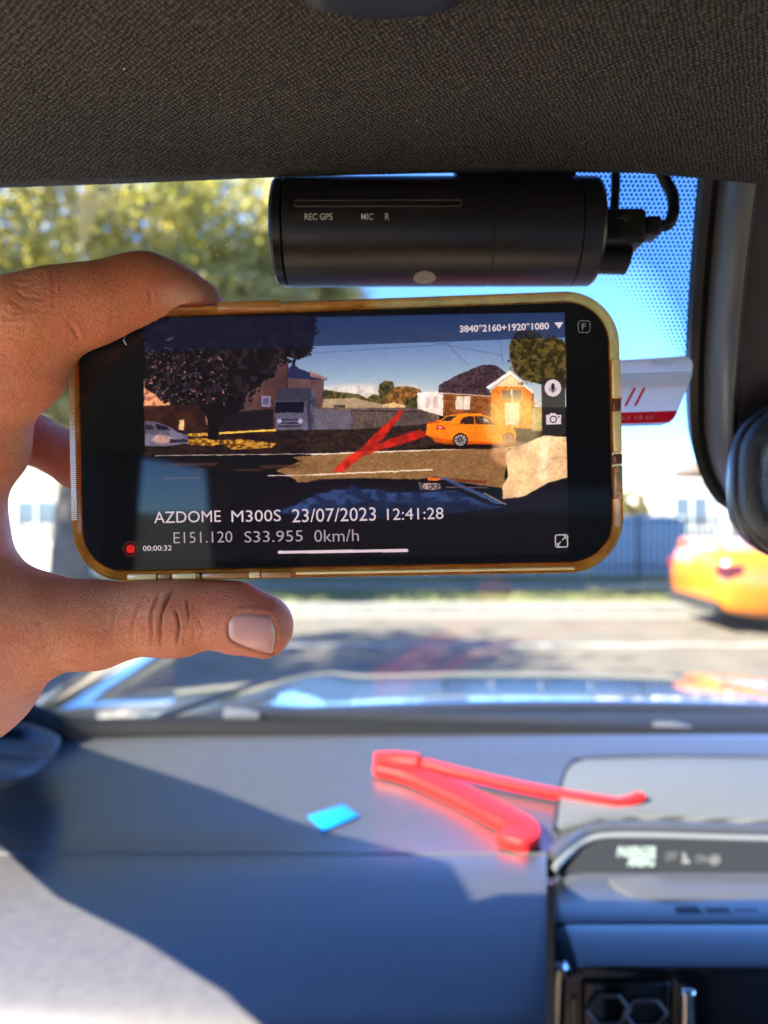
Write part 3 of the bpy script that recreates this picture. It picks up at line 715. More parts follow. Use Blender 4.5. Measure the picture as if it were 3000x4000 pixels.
for s, x in ((-1, -.49), (1, 1.03)):
    MB().box((x - .03, -1.75, CZ - .95), (x + .03, .98, CZ - .30)).build('door_panel', trim_m, car, bevel=.015)
    MB().prism([(-.62, CZ - .30), (-.70, CZ + .12), (-.58, CZ + .12), (-.50, CZ - .30)], 'x', x - .03, x + .03).build('door_pillar', trim_m, car, bevel=.01)
    MB().prism([(-1.2, CZ - .30), (-1.1, CZ + .12), (-1.75, CZ + .12), (-1.75, CZ - .30)], 'x', x - .03, x + .03).build('rear_pillar', trim_m, car, bevel=.01)
    MB().prism([(.85, CZ - .295), (.24, CZ + .10), (-.59, CZ + .115), (-.51, CZ - .295)], 'x', x - .002, x + .002).build('side_glass', sg, car, smooth=False)
    MB().prism([(-.63, CZ - .295), (-.71, CZ + .115), (-1.1, CZ + .115), (-1.2, CZ - .295)], 'x', x - .002, x + .002).build('side_glass', pg_, car, smooth=False)
    MB().prism([(.30, CZ + .085), (-1.75, CZ + .085), (-1.75, CZ + .17), (.26, CZ + .17)], 'x', x - .035, x + .035).build('roof_rail', trim_m, car, bevel=.01)
MB().box((XL, -1.75, CZ - .95), (XR, -1.70, CZ - .20)).build('rear_wall', trim_m, car)
MB().box((XL, -1.75, CZ + .06), (XR, -1.70, CZ + .15)).build('rear_header', trim_m, car)
MB().box((XL, -1.73, CZ - .20), (XR, -1.726, CZ + .06)).build('rear_glass', dg_, car)
MB().box((XL - .05, -1.8, CZ - 1.0), (XR + .05, 1.0, CZ - .95)).build('floor_pan', trim_m, car)
seat_m = pbr('seat_fabric', (0.42, 0.37, 0.32), rough=.85, bump=(500, .4, .001))  # unseen seats made pale to bounce light onto the hand
for x in (CARX + .37,):
    MB().box((x - .26, -.55, CZ - .72), (x + .26, .02, CZ - .56)).build('seat_base', seat_m, car, bevel=.05, bseg=4)
    MB().prism([(-.62, CZ - .6), (-.84, CZ - .06), (-.72, CZ - .04), (-.48, CZ - .58)], 'x', x - .24, x + .24).build('seat_back', seat_m, car, bevel=.05, bseg=4)
    MB().box((x - .13, -.85, CZ - .05), (x + .13, -.73, CZ + .10)).build('head_rest', seat_m, car, bevel=.04, bseg=4)
MB().prism([(-1.35, CZ - .6), (-1.55, CZ - .1), (-1.42, CZ - .08), (-1.2, CZ - .58)], 'x', XL + .05, XR - .05).build('rear_seat', seat_m, car, bevel=.05, bseg=4)

# ------------------------------------------------------------------ dashboard
def zz(y, v): return CZ + (1106 - v) / 1659 * y
prof = [(.865, 1586), (.845, 1597), (.80, 1640), (.74, 1695), (.67, 1768), (.612, 1838), (.592, 1855), (.56, 1905), (.53, 1958), (.50, 2022), (.475, 2088), (.452, 2165), (.435, 2250), (.425, 2350), (.42, 2500), (.425, 2900)]
def dash():
    m = MB(); xs = list(np.linspace(0, 1, 60)); rings = []
    for t_ in xs:
        r = []
        for k, (y, v) in enumerate(prof):
            x = -.455 + t_ * ((.2118 * min(y, .655) if y < .66 else .985) + .455); cl = max(0, (-.30 - x) / .15)
            yy = y - .035 * cl ** 1.6 * (1, .9, .6, .3, .1, 0)[min(k, 5)] - .02 * ((x - CARX) / .73) ** 2 * (1 if k < 4 else 0)
            z = zz(y, v)
            r.append((x, yy, z))
        rings.append(r + [(x, .45, CZ - .60), (x, .88, CZ - .60)])
    m.loft(rings, True, True); return m
dsh = dash().build('dashboard', dash_m, car, angle=80)
sb = []
for t_ in np.linspace(-.45, .128, 24): y_ = .603 - .02 * ((t_ - CARX) / .73) ** 2 * 0; sb.append(Vector((t_, y_, zz(y_, 1845.5) + .0002)))
MB().tube(sb, .0008, 8).build('dash_seam', pbr('seam_thread', (.095, .093, .09), rough=.85, spec=.2), car)
# edge radius against the centre stack
# windscreen lower edge: black seal following the glass foot
pts = [W(-40, 1505, .80), W(40, 1545, .82), W(120, 1577, .845), W(220, 1588, .862), W(420, 1588, .872), W(830, 1589, .880), W(1250, 1600, .880), W(1659, 1613, .875), W(2100, 1640, .865)]
MB().tube(smooth_path([p + Vector((0, 0, .002)) for p in pts], 8), .016, 12).build('windscreen_seal', rubber_m, car)
# right half of the dash under/behind the centre stack
prof_r = [(.865, 1588), (.845, 1599), (.80, 1642), (.74, 1697), (.67, 1770), (.645, 1800), (.636, 1830), (.61, 1925), (.57, 2030), (.55, 2150), (.53, 2400)]
m = MB(); rings = []
for x in np.linspace(.090, .985, 20):
    rings.append([(max(x, .2175 * min(y, .62)), y, zz(y, v) - (.006 if y > .66 else .0006)) for y, v in prof_r] + [(x, .53, CZ - .6), (x, .88, CZ - .6)])
m.loft(rings, True, True); m.build('dashboard_centre', dash_m, car, angle=80)
MB().add([(X(y, u), y, z) for y in (.40, .625) for u in (1181, 1197) for z in (CZ - .62, zz(y, 1862) - .012)], [(0, 1, 3, 2), (4, 6, 7, 5), (0, 4, 5, 1), (2, 3, 7, 6), (1, 5, 7, 3), (0, 2, 6, 4)]).build('panel_gap', black_m, car)

# speaker grille on top
gr_m = bpy.data.materials.new('speaker_mesh'); gr_m.use_nodes = True; n = gr_m.node_tree.nodes; L = gr_m.node_tree.links; b = n['Principled BSDF']
tc = n.new('ShaderNodeTexCoord'); vo = n.new('ShaderNodeTexVoronoi'); vo.voronoi_dimensions = '2D'; vo.inputs['Scale'].default_value = 300; vo.inputs['Randomness'].default_value = 0
L.new(tc.outputs['Object'], vo.inputs['Vector'])
r_ = n.new('ShaderNodeMapRange'); r_.inputs['From Min'].default_value = .25; r_.inputs['From Max'].default_value = .4; L.new(vo.outputs['Distance'], r_.inputs['Value'])
mx = n.new('ShaderNodeMix'); mx.data_type = 'RGBA'; mx.inputs[6].default_value = (.012, .012, .013, 1); mx.inputs[7].default_value = (.12, .125, .13, 1); L.new(r_.outputs[0], mx.inputs[0]); L.new(mx.outputs[2], b.inputs['Base Color'])
bp = n.new('ShaderNodeBump'); bp.inputs['Strength'].default_value = .8; bp.inputs['Distance'].default_value = .001; L.new(r_.outputs[0], bp.inputs['Height']); L.new(bp.outputs[0], b.inputs['Normal']); b.inputs['Roughness'].default_value = .45
gp = []
for (u_, v_, y) in ((1197, 1800, .640), (1203, 1760, .675), (1213, 1700, .735), (1228, 1665, .77), (1262, 1648, .79), (1450, 1648, .795), (1800, 1655, .79), (2400, 1680, .77), (2500, 1830, .64), (1700, 1800, .655), (1400, 1786, .665), (1290, 1788, .66)):
    gp.append((X(y, u_), y, zz(y, v_)))
base_z = lambda y: zz(y, float(np.interp(y, [.64, .67, .74, .80], [1806, 1766, 1694, 1640]))) + .006
gp = [(p[0], p[1], base_z(p[1])) for p in gp]
m = MB(); nn = len(gp); m.add([(p[0], p[1], p[2]) for p in gp] + [(p[0], p[1], p[2] - .02) for p in gp], [tuple(range(nn)), tuple(range(2 * nn - 1, nn - 1, -1))] + [(i, nn + i, nn + (i + 1) % nn, (i + 1) % nn) for i in range(nn)])
m.build('speaker_grille', gr_m, car, bevel=.003)
rim = smooth_path([(p[0], p[1], p[2] - .001) for p in gp[:8]], 6)
MB().tube(rim, .0016, 8).build('grille_rim', black_m, car)

# centre stack: indicator strip, lip, ledge, bezel
lip_m = pbr('satin_trim', (.20, .20, .20), rough=.3, spec=.8, metal=.3)
XRs = .47
lipc = smooth_path([(X(.585, 1196), .585, zz(.585, 1878)), (X(.60, 1225), .60, zz(.60, 1848)), (X(.617, 1262), .617, zz(.617, 1822)), (X(.622, 1300), .622, zz(.622, 1808)), (X(.622, 1400), .622, zz(.622, 1806)), (X(.62, 1659), .62, zz(.62, 1813)), (XRs, .62, zz(.62, 1822))], 6)
MB().tube(lipc, [.0027] * len(lipc), 10).build('strip_lip', lip_m, car)
stripe = smooth_path([(p[0] + .003, p[1] + .012, p[2] + .0005) for p in lipc[::6]], 6)
MB().tube(stripe, .0065, 10).build('hood_edge', dash_m, car)
ind_m = pbr('indicator_glass', (.018, .018, .018), rough=.30, spec=.4)
ip = [(1212, 1889, .587), (1240, 1858, .598), (1268, 1832, .606), (1300, 1818, .611), (1400, 1814, .612), (1659, 1822, .611), (2230, 1845, .605), (2230, 1910, .585), (1659, 1897, .587), (1400, 1891, .587)]
pv = [(X(y, u), y, zz(y, v)) for u, v, y in ip]
m = MB(); nn = len(pv); m.add(pv + [(p[0], p[1] + .006, p[2] - .002) for p in pv], [tuple(range(nn))[::-1], tuple(range(nn, 2 * nn))] + [(i, (i + 1) % nn, nn + (i + 1) % nn, nn + i) for i in range(nn)])
indp = m.build('indicator_panel', ind_m, car, smooth=False)
# its lettering and symbols, flat print glowing white
glow = pbr('white_print_bright', (.20, .24, .22), rough=.6, emit=((.8, 1, .93), .025))
dim = pbr('white_print_dim', (.10, .10, .10), rough=.6)
pn = (Vector(pv[8]) - Vector(pv[5])).cross(Vector((1, 0, 0))).normalized()
if pn.y > 0: pn = -pn
upv = (Vector(pv[5]) - Vector(pv[8])).normalized()
def on_panel(u, v):
    # intersection of the sight line with the panel plane
    d = Vector(((u - 829.5) / 1659, 1, (1106 - v) / 1659)); o_ = Vector((0, 0, CZ)); p0 = Vector(pv[5])
    t = (p0 - o_).dot(pn) / d.dot(pn); return o_ + d * t + pn * .002
def put(vs, fs, u, v, mat, name):
    o_ = on_panel(u, v); q = [o_ + Vector((1, 0, 0)) * p[0] + upv * p[2] for p in vs]
    x = MB().add(q, fs).build(name, mat, car, smooth=False); x.parent = indp; return x
k_ = .6 / 1659
put(*text_mesh('PASSENGER', 84 * k_, 21 * k_ * 1.25, bold=.02), 1375, 1843, glow, 'lettering')
put(*text_mesh('AIRBAG', 58 * k_, 20 * k_ * 1.25, bold=.02), 1384, 1864, glow, 'lettering')
put(*text_mesh('OFF', 24 * k_, 17 * k_ * 1.2), 1449, 1853, dim, 'lettering')
put(*text_mesh('2', 12 * k_, 20 * k_ * 1.2, bold=.03), 1476, 1855, dim, 'lettering')
put(*text_mesh('ON', 26 * k_, 17 * k_ * 1.2), 1514, 1859, dim, 'lettering')
ring = [(math.cos(a) * 12 * k_, 0, math.sin(a) * 13 * k_) for a in np.linspace(0, 2 * np.pi, 24, endpoint=False)] + [(math.cos(a) * 8 * k_, 0, math.sin(a) * 9 * k_) for a in np.linspace(0, 2 * np.pi, 24, endpoint=False)]
put(ring, [(i, (i + 1) % 24, 24 + (i + 1) % 24, 24 + i) for i in range(24)], 1543, 1861, dim, 'symbol')
put([(-5 * k_, 0, -5 * k_), (5 * k_, 0, -5 * k_), (5 * k_, 0, 5 * k_), (-5 * k_, 0, 5 * k_)], [(0, 1, 2, 3)], 1543, 1861, dim, 'symbol')
put([(-8 * k_, 0, -14 * k_), (9 * k_, 0, -14 * k_), (9 * k_, 0, -8 * k_), (0, 0, 2 * k_), (-3 * k_, 0, 12 * k_), (-9 * k_, 0, 12 * k_)], [tuple(range(6))], 1482, 1857, dim, 'symbol')
# ledge below the strip
led = [(.588, 1886), (.586, 1893), (.575, 1912), (.545, 1950), (.525, 1975), (.518, 1992)]
m = MB(); rings = []
for t_ in np.linspace(0, 1, 30):
    e = max(0, 1 - t_ / .04); xf = lambda y: X(y, 1200) + t_ * (XRs - X(y, 1200))
    rings.append([(xf(y), y + .004 * e ** 2, zz(y, v) - .003 * e ** 2) for y, v in led] + [(xf(.515), .515, zz(.515, 2075)), (xf(.57), .57, zz(.57, 2150)), (xf(.63), .63, zz(.63, 1900))])
m.loft(rings, True, True); m.build('stack_ledge', dash_m, car, angle=60)
# translucent tray edge and its slots
tray_m = pbr('smoked_tray', (.055, .055, .06), rough=.30, spec=.6)
tp = [(1312, 1900, .580), (1330, 1925, .566), (1372, 1946, .553), (1440, 1963, .541), (1520, 1969, .537), (1659, 1975, .533), (2230, 1990, .527), (2230, 1912, .580), (1659, 1900, .583), (1450, 1896, .583)]
tv = [(X(y, u), y, zz(y, v) + .0022) for u, v, y in tp]; nn = len(tv)
m = MB(); m.add(tv + [(p[0], p[1], p[2] - .012) for p in tv], [tuple(range(nn)), tuple(range(2 * nn - 1, nn - 1, -1))] + [(i, nn + i, nn + (i + 1) % nn, (i + 1) % nn) for i in range(nn)])
m.build('tray', tray_m, car, bevel=.0015)
sl = None
for k in range(8):
    u0 = 1463 + k * 65; y = .529 - k * .0007
    a = Vector((X(y, u0), y, zz(y, 1966 + k * 3.2))); bm_ = MB()
    bm_.add([a, a + Vector((.0165, -.001, -.0002)), a + Vector((.0185, -.0035, -.0035)), a + Vector((.0035, -.0025, -.0035)),
             a + Vector((0, .006, 0)), a + Vector((.0165, .006, 0)), a + Vector((.0185, .004, -.004)), a + Vector((.0035, .004, -.004))],
            [(0, 3, 2, 1), (4, 5, 6, 7), (0, 1, 5, 4), (1, 2, 6, 5), (2, 3, 7, 6), (3, 0, 4, 7)])
    bm_.build('slot', black_m, car, smooth=False)
# lower bezel, bluish reflecting hood of the screen, rounded left corner
bz = []
def bez_ring(x, drop, lx):
    pr = [(.512, 1998), (.508, 2004), (.498, 2022), (.486, 2048), (.477, 2072), (.472, 2086), (.471, 2094)]
    return [(x, y + lx, zz(y, v) - drop) for y, v in pr] + [(x, .50 + lx, zz(.50, 2120) - drop), (x, .525, zz(.525, 2120) - drop)]
m = MB(); rings = []
for x in list(np.linspace(.1075, .125, 8)) + list(np.linspace(.14, XRs, 10)):
    e = max(0, (.125 - x) / .0175); rings.append(bez_ring(x, .017 * (1 - math.sqrt(max(0, 1 - e * e * .98))), 0))
m.loft(rings, True, True); m.build('screen_hood', pbr('satin_black', (.010, .010, .012), rough=.16, spec=1.0, coat=1, coat_rough=.10), car, angle=60)
# face of the stack with the air vent and the chrome uprights
face_y = .478
MB().box((.104, face_y, CZ - .62), (XRs, face_y + .03, zz(face_y, 2088))).build('stack_face', gloss_m, car, bevel=.004)
ch_m = pbr('chrome', (.75, .74, .70), rough=.08, metal=1)
vp = smooth_path([(.1075, face_y - .002, CZ - .62), (.1072, face_y - .002, CZ - .40), (.108, face_y - .003, zz(.478, 2118)), (.112, face_y - .004, zz(.478, 2088))], 6)
MB().tube(vp, .0042, 10).build('chrome_edge', ch_m, car)
MB().tube([(.1175, face_y - .003, CZ - .62), (.1175, face_y - .003, zz(.478, 2150))], .0015, 8).build('chrome_line', ch_m, car)
MB().box((.1805, face_y - .012, CZ - .62), (.1905, face_y + .001, zz(.478, 2114))).build('chrome_upright', ch_m, car, bevel=.003)
vent = MB().box((.1225, face_y - .004, CZ - .62), (.1775, face_y + .001, zz(.478, 2112))).build('air_vent', gloss_m, car, bevel=.004)
mt_m = pbr('vane_grey', (.07, .07, .075), rough=.35)
for k in range(4):
    zc = zz(.474, 2176) - k * .027
    for j in range(2):
        xc = .1375 + j * .023; pts = []
        for a in (0, 60, 120, 180, 240, 300):
            pts.append((xc + .0135 * math.cos(math.radians(a)), face_y - .0065, zc + (.009 if j else .010) * math.sin(math.radians(a)) - j * .002))
        pts.append(pts[0]); pts.append(pts[1])
        x = MB().tube(pts, .0011, 6).build('vane', mt_m, car); x.parent = vent

# left corner vent pod
m = MB(); rings = []
pod = [(-40, 1560), (60, 1562), (108, 1580), (128, 1592), (130, 1606), (118, 1632), (95, 1660), (60, 1682), (20, 1697), (-40, 1705)]
for (s, dy) in ((1.0, .03), (1.0, 0), (.98, -.012), (.93, -.018), (.80, -.020), (.55, -.016)):
    r = []
    for (u_, v_) in pod:
        cu, cv = 20, 1630; y = .70 + (1630 - v_) * .0011 + dy
        r.append(tuple(W(cu + (u_ - cu) * s, cv + (v_ - cv) * s, y)))
    rings.append(r)
m.loft(rings, True, True); pd = m.build('corner_vent', pbr('pod_plastic', (.05, .052, .058), rough=.5, spec=.5), car, angle=50)
y = .70
for k in range(3):
    a = W(-30, 1612 + k * 19, .682 - k * .019); b2 = W(98 - k * 16, 1618 + k * 19, .676 - k * .019)
    q = MB().tube([a, b2], .0013, 8).build('vane', black_m, car); q.parent = pd

# ------------------------------------------------------------------ mirror mount cover and mirror
hm = pbr('mount_plastic', (0.045, 0.036, 0.042), rough=.5, bump=(1500, .5, .0004))
hm2 = pbr('mount_edge_plastic', (0.11, 0.115, 0.12), rough=.4, spec=.6)
# outline of the cover as it lies against the glass
out = [(1523, 285), (1518, 345), (1512, 400), (1503, 500), (1494, 620), (1487, 740), (1485, 830), (1488, 920), (1497, 975), (1515, 1025), (1538, 1062), (1578, 1094), (1640, 1125), (1800, 1150)]
out = [(a, b, on_glass(a, b, -.0035).y) for a, b in out]
def prof_at(i, e):
    """cover cross-section leaving the glass at outline point i"""
    u_, v_, d = out[i]; p = W(u_, v_, d)
    return p
oP = smooth_path([W(*q) for q in out], 5); N_ = len(oP)
def cover(offs, close_x=.56):
    m = MB(); rings = []
    for i, p in enumerate(oP):
        t = (oP[min(i + 1, N_ - 1)] - oP[max(i - 1, 0)]).normalized()
        nrm = Vector((0, -1, -1.53)).normalized()        # inward normal of the glass
        inn = t.cross(nrm).normalized()
        if inn.x < 0: inn = -inn
        # sideways towards the car's centre
        r = [p + inn * a + nrm * b_ for a, b_ in offs]
        rings.append(r)
    m.loft(rings, False, False); return m
m = cover([(0, -.004), (0, .004), (.003, .0045), (.0062, .002)]); m.build('cover_gasket', black_m, car, angle=40)
m = cover([(.0055, .001), (.0062, .005), (.0088, .012), (.0122, .017), (.0135, .0175), (.0155, .015)]); m.build('cover_edge', hm2, car, angle=60)
# main body of the cover: lofted shell across x
m = MB(); rings = []
for i, p in enumerate(oP):
    t = (oP[min(i + 1, N_ - 1)] - oP[max(i - 1, 0)]).normalized(); nrm = Vector((0, -1, -1.53)).normalized(); inn = t.cross(nrm).normalized()
    if inn.x < 0: inn = -inn
    q = p + inn * .0145 + nrm * .013
    cx = Vector((CARX + .02, q.y, q.z))
    r = [q]
    for f, h in ((.10, .002), (.2, .010), (.34, .022), (.6, .034), (1.0, .040)):
        r.append(q.lerp(cx, f) + nrm * h)
    rings.append(r)
m.loft(rings, False, False); cv = m.build('mirror_mount_cover', hm, car, angle=80)
# mirrored right half so the cover is a whole
q = MB(); q.v = [(2 * (CARX + .02) - a, b, c) for a, b, c in m.v]; q.f = [f[::-1] for f in m.f]; q.build('mirror_mount_cover', hm, car, angle=80)
MB().tube(smooth_path([W(1555, 905, .365), W(1580, 928, .36), W(1600, 950, .355)], 6), [.001, .003, .0035, .0035, .003, .003, .0035, .0035, .0035, .003, .003, .002, .001], 8).build('cover_ridge', pbr('ridge_plastic', (.10, .075, .065), rough=.4), car)

# the mirror: rounded capsule shell, dark glass facing the cabin
def mirror():
    yaw = math.radians(-14)
    c = Vector((.2525, .262, CZ + .0120)); M = Matrix.Translation(c) @ Matrix.Rotation(yaw, 4, 'Z') @ Matrix.Rotation(math.radians(-3), 4, 'X')
    def ring(ins, dy, w=.250, h=.0795):
        # egg-shaped ends
        pts = []
        W2, H2 = w / 2 - ins, h / 2 - ins
        for k in range(72):
            a = 2 * math.pi * k / 72; ca, sa = math.cos(a), math.sin(a)
            e = 3.0
            x = math.copysign(abs(ca) ** (2 / 3.4), ca) * W2; z = math.copysign(abs(sa) ** (2 / 3.4), sa) * H2
            pts.append(M @ Vector((x, dy, z)))
        return pts
    sh = MB(); sh.loft([ring(.018, .036), ring(.010, .032), ring(.004, .022), ring(.001, .012), ring(0, .0), ring(.0003, -.003), ring(.002, -.0042)], True, True)
    a = sh.build('rear_view_mirror', pbr('mirror_shell', (.035, .038, .045), rough=.26, spec=.8, bump=(900, .5, .0003)), car, angle=60)
    bz = MB(); bz.loft([ring(.0024, -.0030), ring(.0026, -.0052), ring(.0045, -.0075), ring(.008, -.0085), ring(.0105, -.0078), ring(.0125, -.0050)], True, False)
    b = bz.build('bezel', pbr('mirror_bezel', (.028, .030, .036), rough=.28, spec=.9, bump=(1100, 1.0, .0005)), car, angle=60); b.parent = a
    gl = MB(); gl.loft([ring(.0123, -.0050), ring(.0123, -.0040)], True, True)
    g = gl.build('mirror_glass', pbr('mirror_silver', (.8, .8, .8), rough=.02, metal=1), car, smooth=False); g.parent = a
    MB().tube([M @ Vector((0, .02, .005)), Vector((CARX + .01, .31, CZ + .045))], .013, 14).build('mirror_stalk', black_m, car)
mirror()

# ------------------------------------------------------------------ bonnet, cowl, wipers
bon = MB(); rings = []
ys = [1.03, 1.1, 1.2, 1.3, 1.4, 1.5, 1.6, 1.7, 1.8, 1.9, 2.0, 2.08, 2.13]
zb = -.262; zs = []
for k, y in enumerate(ys):
    if k: zb -= (y - ys[k - 1]) * math.tan(math.radians(4.7 + (y - 1.03) * 8.0 + max(0, y - 1.85) * 60))
    zs.append(zb)
for y, z in zip(ys, zs):
    r = []
    for x in np.linspace(-.62, 1.16, 61):
        t = (x - CARX) / .89
        dz = -.035 * abs(t) ** 2.2 - max(0, abs(t) - .9) ** 1 * .6
        cr = .010 * math.exp(-((abs(x - CARX) - .47 + (y - 1.03) * .10) / .05) ** 2)     # two raised creases
        r.append((x, y - .10 * t * t, CZ + z + dz + cr))
    rings.append(r)
bon.loft(rings, False, False)
bo = bon.build('bonnet', pbr('bonnet_paint', (0.016, 0.017, 0.020), rough=.22, spec=.6, coat=1, coat_rough=.015), car, angle=80)
sm_ = bo.modifiers.new('solid', 'SOLIDIFY'); sm_.thickness = .004
cow = pbr('cowl_plastic', (.006, .006, .007), spec=.2, rough=.6, bump=(500, .4, .0006))
m = MB(); rings = []
for x in np.linspace(-.60, 1.12, 40):
    t = (x - CARX) / .89; c_ = -.07 * t * t
    rings.append([(x, .875 + c_, CZ - .262), (x, .90 + c_, CZ - .252), (x, .95 + c_, CZ - .258), (x, 1.01 + c_, CZ - .262), (x, 1.045 + c_, CZ - .278), (x, 1.05 + c_, CZ - .33), (x, .87 + c_, CZ - .33)])
m.loft(rings, True, True); m.build('cowl', cow, car, angle=60)
jet = pbr('jet_silver', (.2, .2, .2), rough=.25, metal=.6)
for (u_, v_, y) in ((515, 1547, .93), (1445, 1577, .90)):
    MB().tube([W(u_ - 30, v_, y), W(u_ + 10, v_ + 2, y), W(u_ + 45, v_ + 6, y)], [.010, .011, .008], 12).build('wiper_pivot', jet, car)
for pts in ([(515, 1545, .935), (700, 1548, .95), (1000, 1556, .955), (1350, 1570, .93)], [(1445, 1574, .915), (1700, 1580, .93), (2100, 1600, .93), (2400, 1615, .92)]):
    sp = smooth_path([W(*p) for p in pts], 6); MB().tube(sp, .0065, 8).build('wiper_arm', black_m, car)
    MB().tube([p + Vector((0, .012, -.004)) for p in sp], .0045, 8).build('wiper_blade', rubber_m, car)
MB().tube(smooth_path([W(330, 1556, .97), W(470, 1505, 1.08), W(600, 1462, 1.25)], 6), .0045, 8).build('bonnet_seam', black_m, car)
# small sensor dome near the glass foot
dome = MB(); rr = []
for k in range(6):
    a = math.radians(k * 18); c0 = W(1438, 1617, .845)
    rr.append([(c0.x + .022 * math.cos(a) * math.cos(t), c0.y + .018 * math.cos(a) * math.sin(t), c0.z - .006 + .011 * math.sin(a)) for t in np.linspace(0, 2 * np.pi, 20, endpoint=False)])
dome.loft(rr, True, True); dome.build('light_sensor', dash_m, car, angle=60)
# rest of the outer body, so that the car is whole from outside
MB().box((-.62, -2.2, .28), (-.525, 1.95, CZ - .32)).build('body_side', roof_out, car, bevel=.03)
MB().box((1.065, -2.2, .28), (1.16, 1.95, CZ - .32)).build('body_side', roof_out, car, bevel=.03)
MB().box((-.6, 2.0, .28), (1.14, 2.1, CZ - .50)).build('front_grille', black_m, car, bevel=.04)

# ------------------------------------------------------------------ dash camera
dc = thing('dash_camera', 'black cylindrical dash camera hanging under the roof lining, lettered REC GPS', 'dash camera', tuple(W(938, 504, .262)))
dcm = pbr('camera_plastic', (.013, .011, .014), rough=.36, spec=.9, bump=(2500, .25, .0002))
A = W(578.5, 503, .268); B = W(1300, 502, .266)
A = Vector((-.0385, .268, CZ + .0965)); 
R_ = .0181
# axis ends chosen so that the silhouette fills the measured box
cl = Vector((X(.262, 588), .2665, CZ + (1106 - 503) / 1659 * .2665)); cr = Vector((X(.262, 1292), .2665, CZ + (1106 - 502) / 1659 * .2665))
ax = (cr - cl).normalized(); Lc = (cr - cl).length
vU = Vector((0, 0, 1)); vU = (vU - ax * vU.dot(ax)).normalized(); vF = ax.cross(vU).normalized()
if vF.y > 0: vF = -vF
def cyl_ring(t, r, seg=72):
    return [cl + ax * t + vU * (r * math.sin(a)) + vF * (r * math.cos(a)) for a in np.linspace(0, 2 * np.pi, seg, endpoint=False)]
def lathe(stations): return MB().loft([cyl_ring(t, r) for t, r in stations], True, True)
lathe([(.0048, R_ - .0012), (.0050, R_), (.0740, R_), (.0742, R_ - .00025), (.0746, R_ - .00025), (.0748, R_), (Lc - .0082, R_), (Lc - .0080, R_ - .0006)]).build('body', dcm, dc, angle=25)
lathe([(0, R_ - .0035), (.0006, R_ - .0012), (.0016, R_ - .0003), (.0042, R_), (.0045, R_ - .0009)]).build('end_cap', pbr('camera_cap', (.012, .012, .013), rough=.3), dc, angle=25)
lathe([(Lc - .0080, R_ - .0009), (Lc - .0077, R_), (Lc - .0015, R_ - .0001), (Lc - .0004, R_ - .0008), (Lc, R_ - .003)]).build('end_cap', dcm, dc, angle=25)
# bracket up to the glass
bx0, bx1 = X(.262, 986), X(.262, 1246)
MB().box((bx0, .262, CZ + .111), (bx1, .2735, CZ + .128)).build('bracket', pbr('bracket_black', (.008, .008, .008), rough=.6), dc, bevel=.001)
# lens bump low on the far side
lx = cl + ax * .0165
MB().tube([lx + Vector((.0015, .006, -.006)), lx + Vector((.0015, .0105, -.0125))], .0072, 24).build('lens_housing', black_m, dc)
def on_cyl(s, v, lift=.0):
    """point on the barrel: s = distance along, v = sight row"""
    best = None
    for a in np.linspace(-1.4, 1.4, 561):
        p = cl + ax * s + vU * (R_ * math.sin(a)) + vF * (R_ * math.cos(a))
        vv = 1106 - (p.z - CZ) / p.y * 1659
        if best is None or abs(vv - v) < best[0]: best = (abs(vv - v), a)
    return best[1]
def s_of(u, a=.2):
    lo = 0; hi = Lc
    for _ in range(40):
        m_ = (lo + hi) / 2; p = cl + ax * m_ + vU * (R_ * math.sin(a)) + vF * (R_ * math.cos(a))
        if 829.5 + p.x / p.y * 1659 < u: lo = m_
        else: hi = m_
    return lo
def wrap(vs, u, v, lift=.00006):
    a0 = on_cyl(.05, v); s0 = s_of(u, a0)
    return [cl + ax * (s0 + p[0]) + vU * ((R_ + lift) * math.sin(a0 + p[2] / R_)) + vF * ((R_ + lift) * math.cos(a0 + p[2] / R_)) for p in vs]
ink = pbr('grey_print', (.95, .95, .93), rough=.6)
kk = .25 / 1659
for s_, u0, u1 in (('REC', 658, 685), ('GPS', 691, 718), ('MIC', 780.5, 806), ('R', 832, 841)):
    vs, fs = text_mesh(s_, (u1 - u0) * kk, 12.5 * kk * 1.1, bold=.008)
    MB().add(wrap(vs, (u0 + u1) / 2, 468), fs).build('lettering', ink, dc, smooth=False)
# pressed slot
a0 = on_cyl(.05, 439); s0, s1 = s_of(636, a0), s_of(997, a0)
outl = rrect(s1 - s0, .0021, .00095, 8)
pts = [cl + ax * ((s0 + s1) / 2 + p[0]) + vU * ((R_ + .00002) * math.sin(a0 + p[1] / R_)) + vF * ((R_ + .00002) * math.cos(a0 + p[1] / R_)) for p in outl]; pts.append(pts[0])
MB().tube(pts, .00022, 6).build('indicator_slot', pbr('slot_edge', (.10, .095, .095), rough=.3), dc)
for u_ in (700, 794, 836):
    q = wrap([(0, 0, 0)], u_, 441)[0]; MB().tube([q, q + vF * .0002], .0003, 8).build('pinhole', black_m, dc)
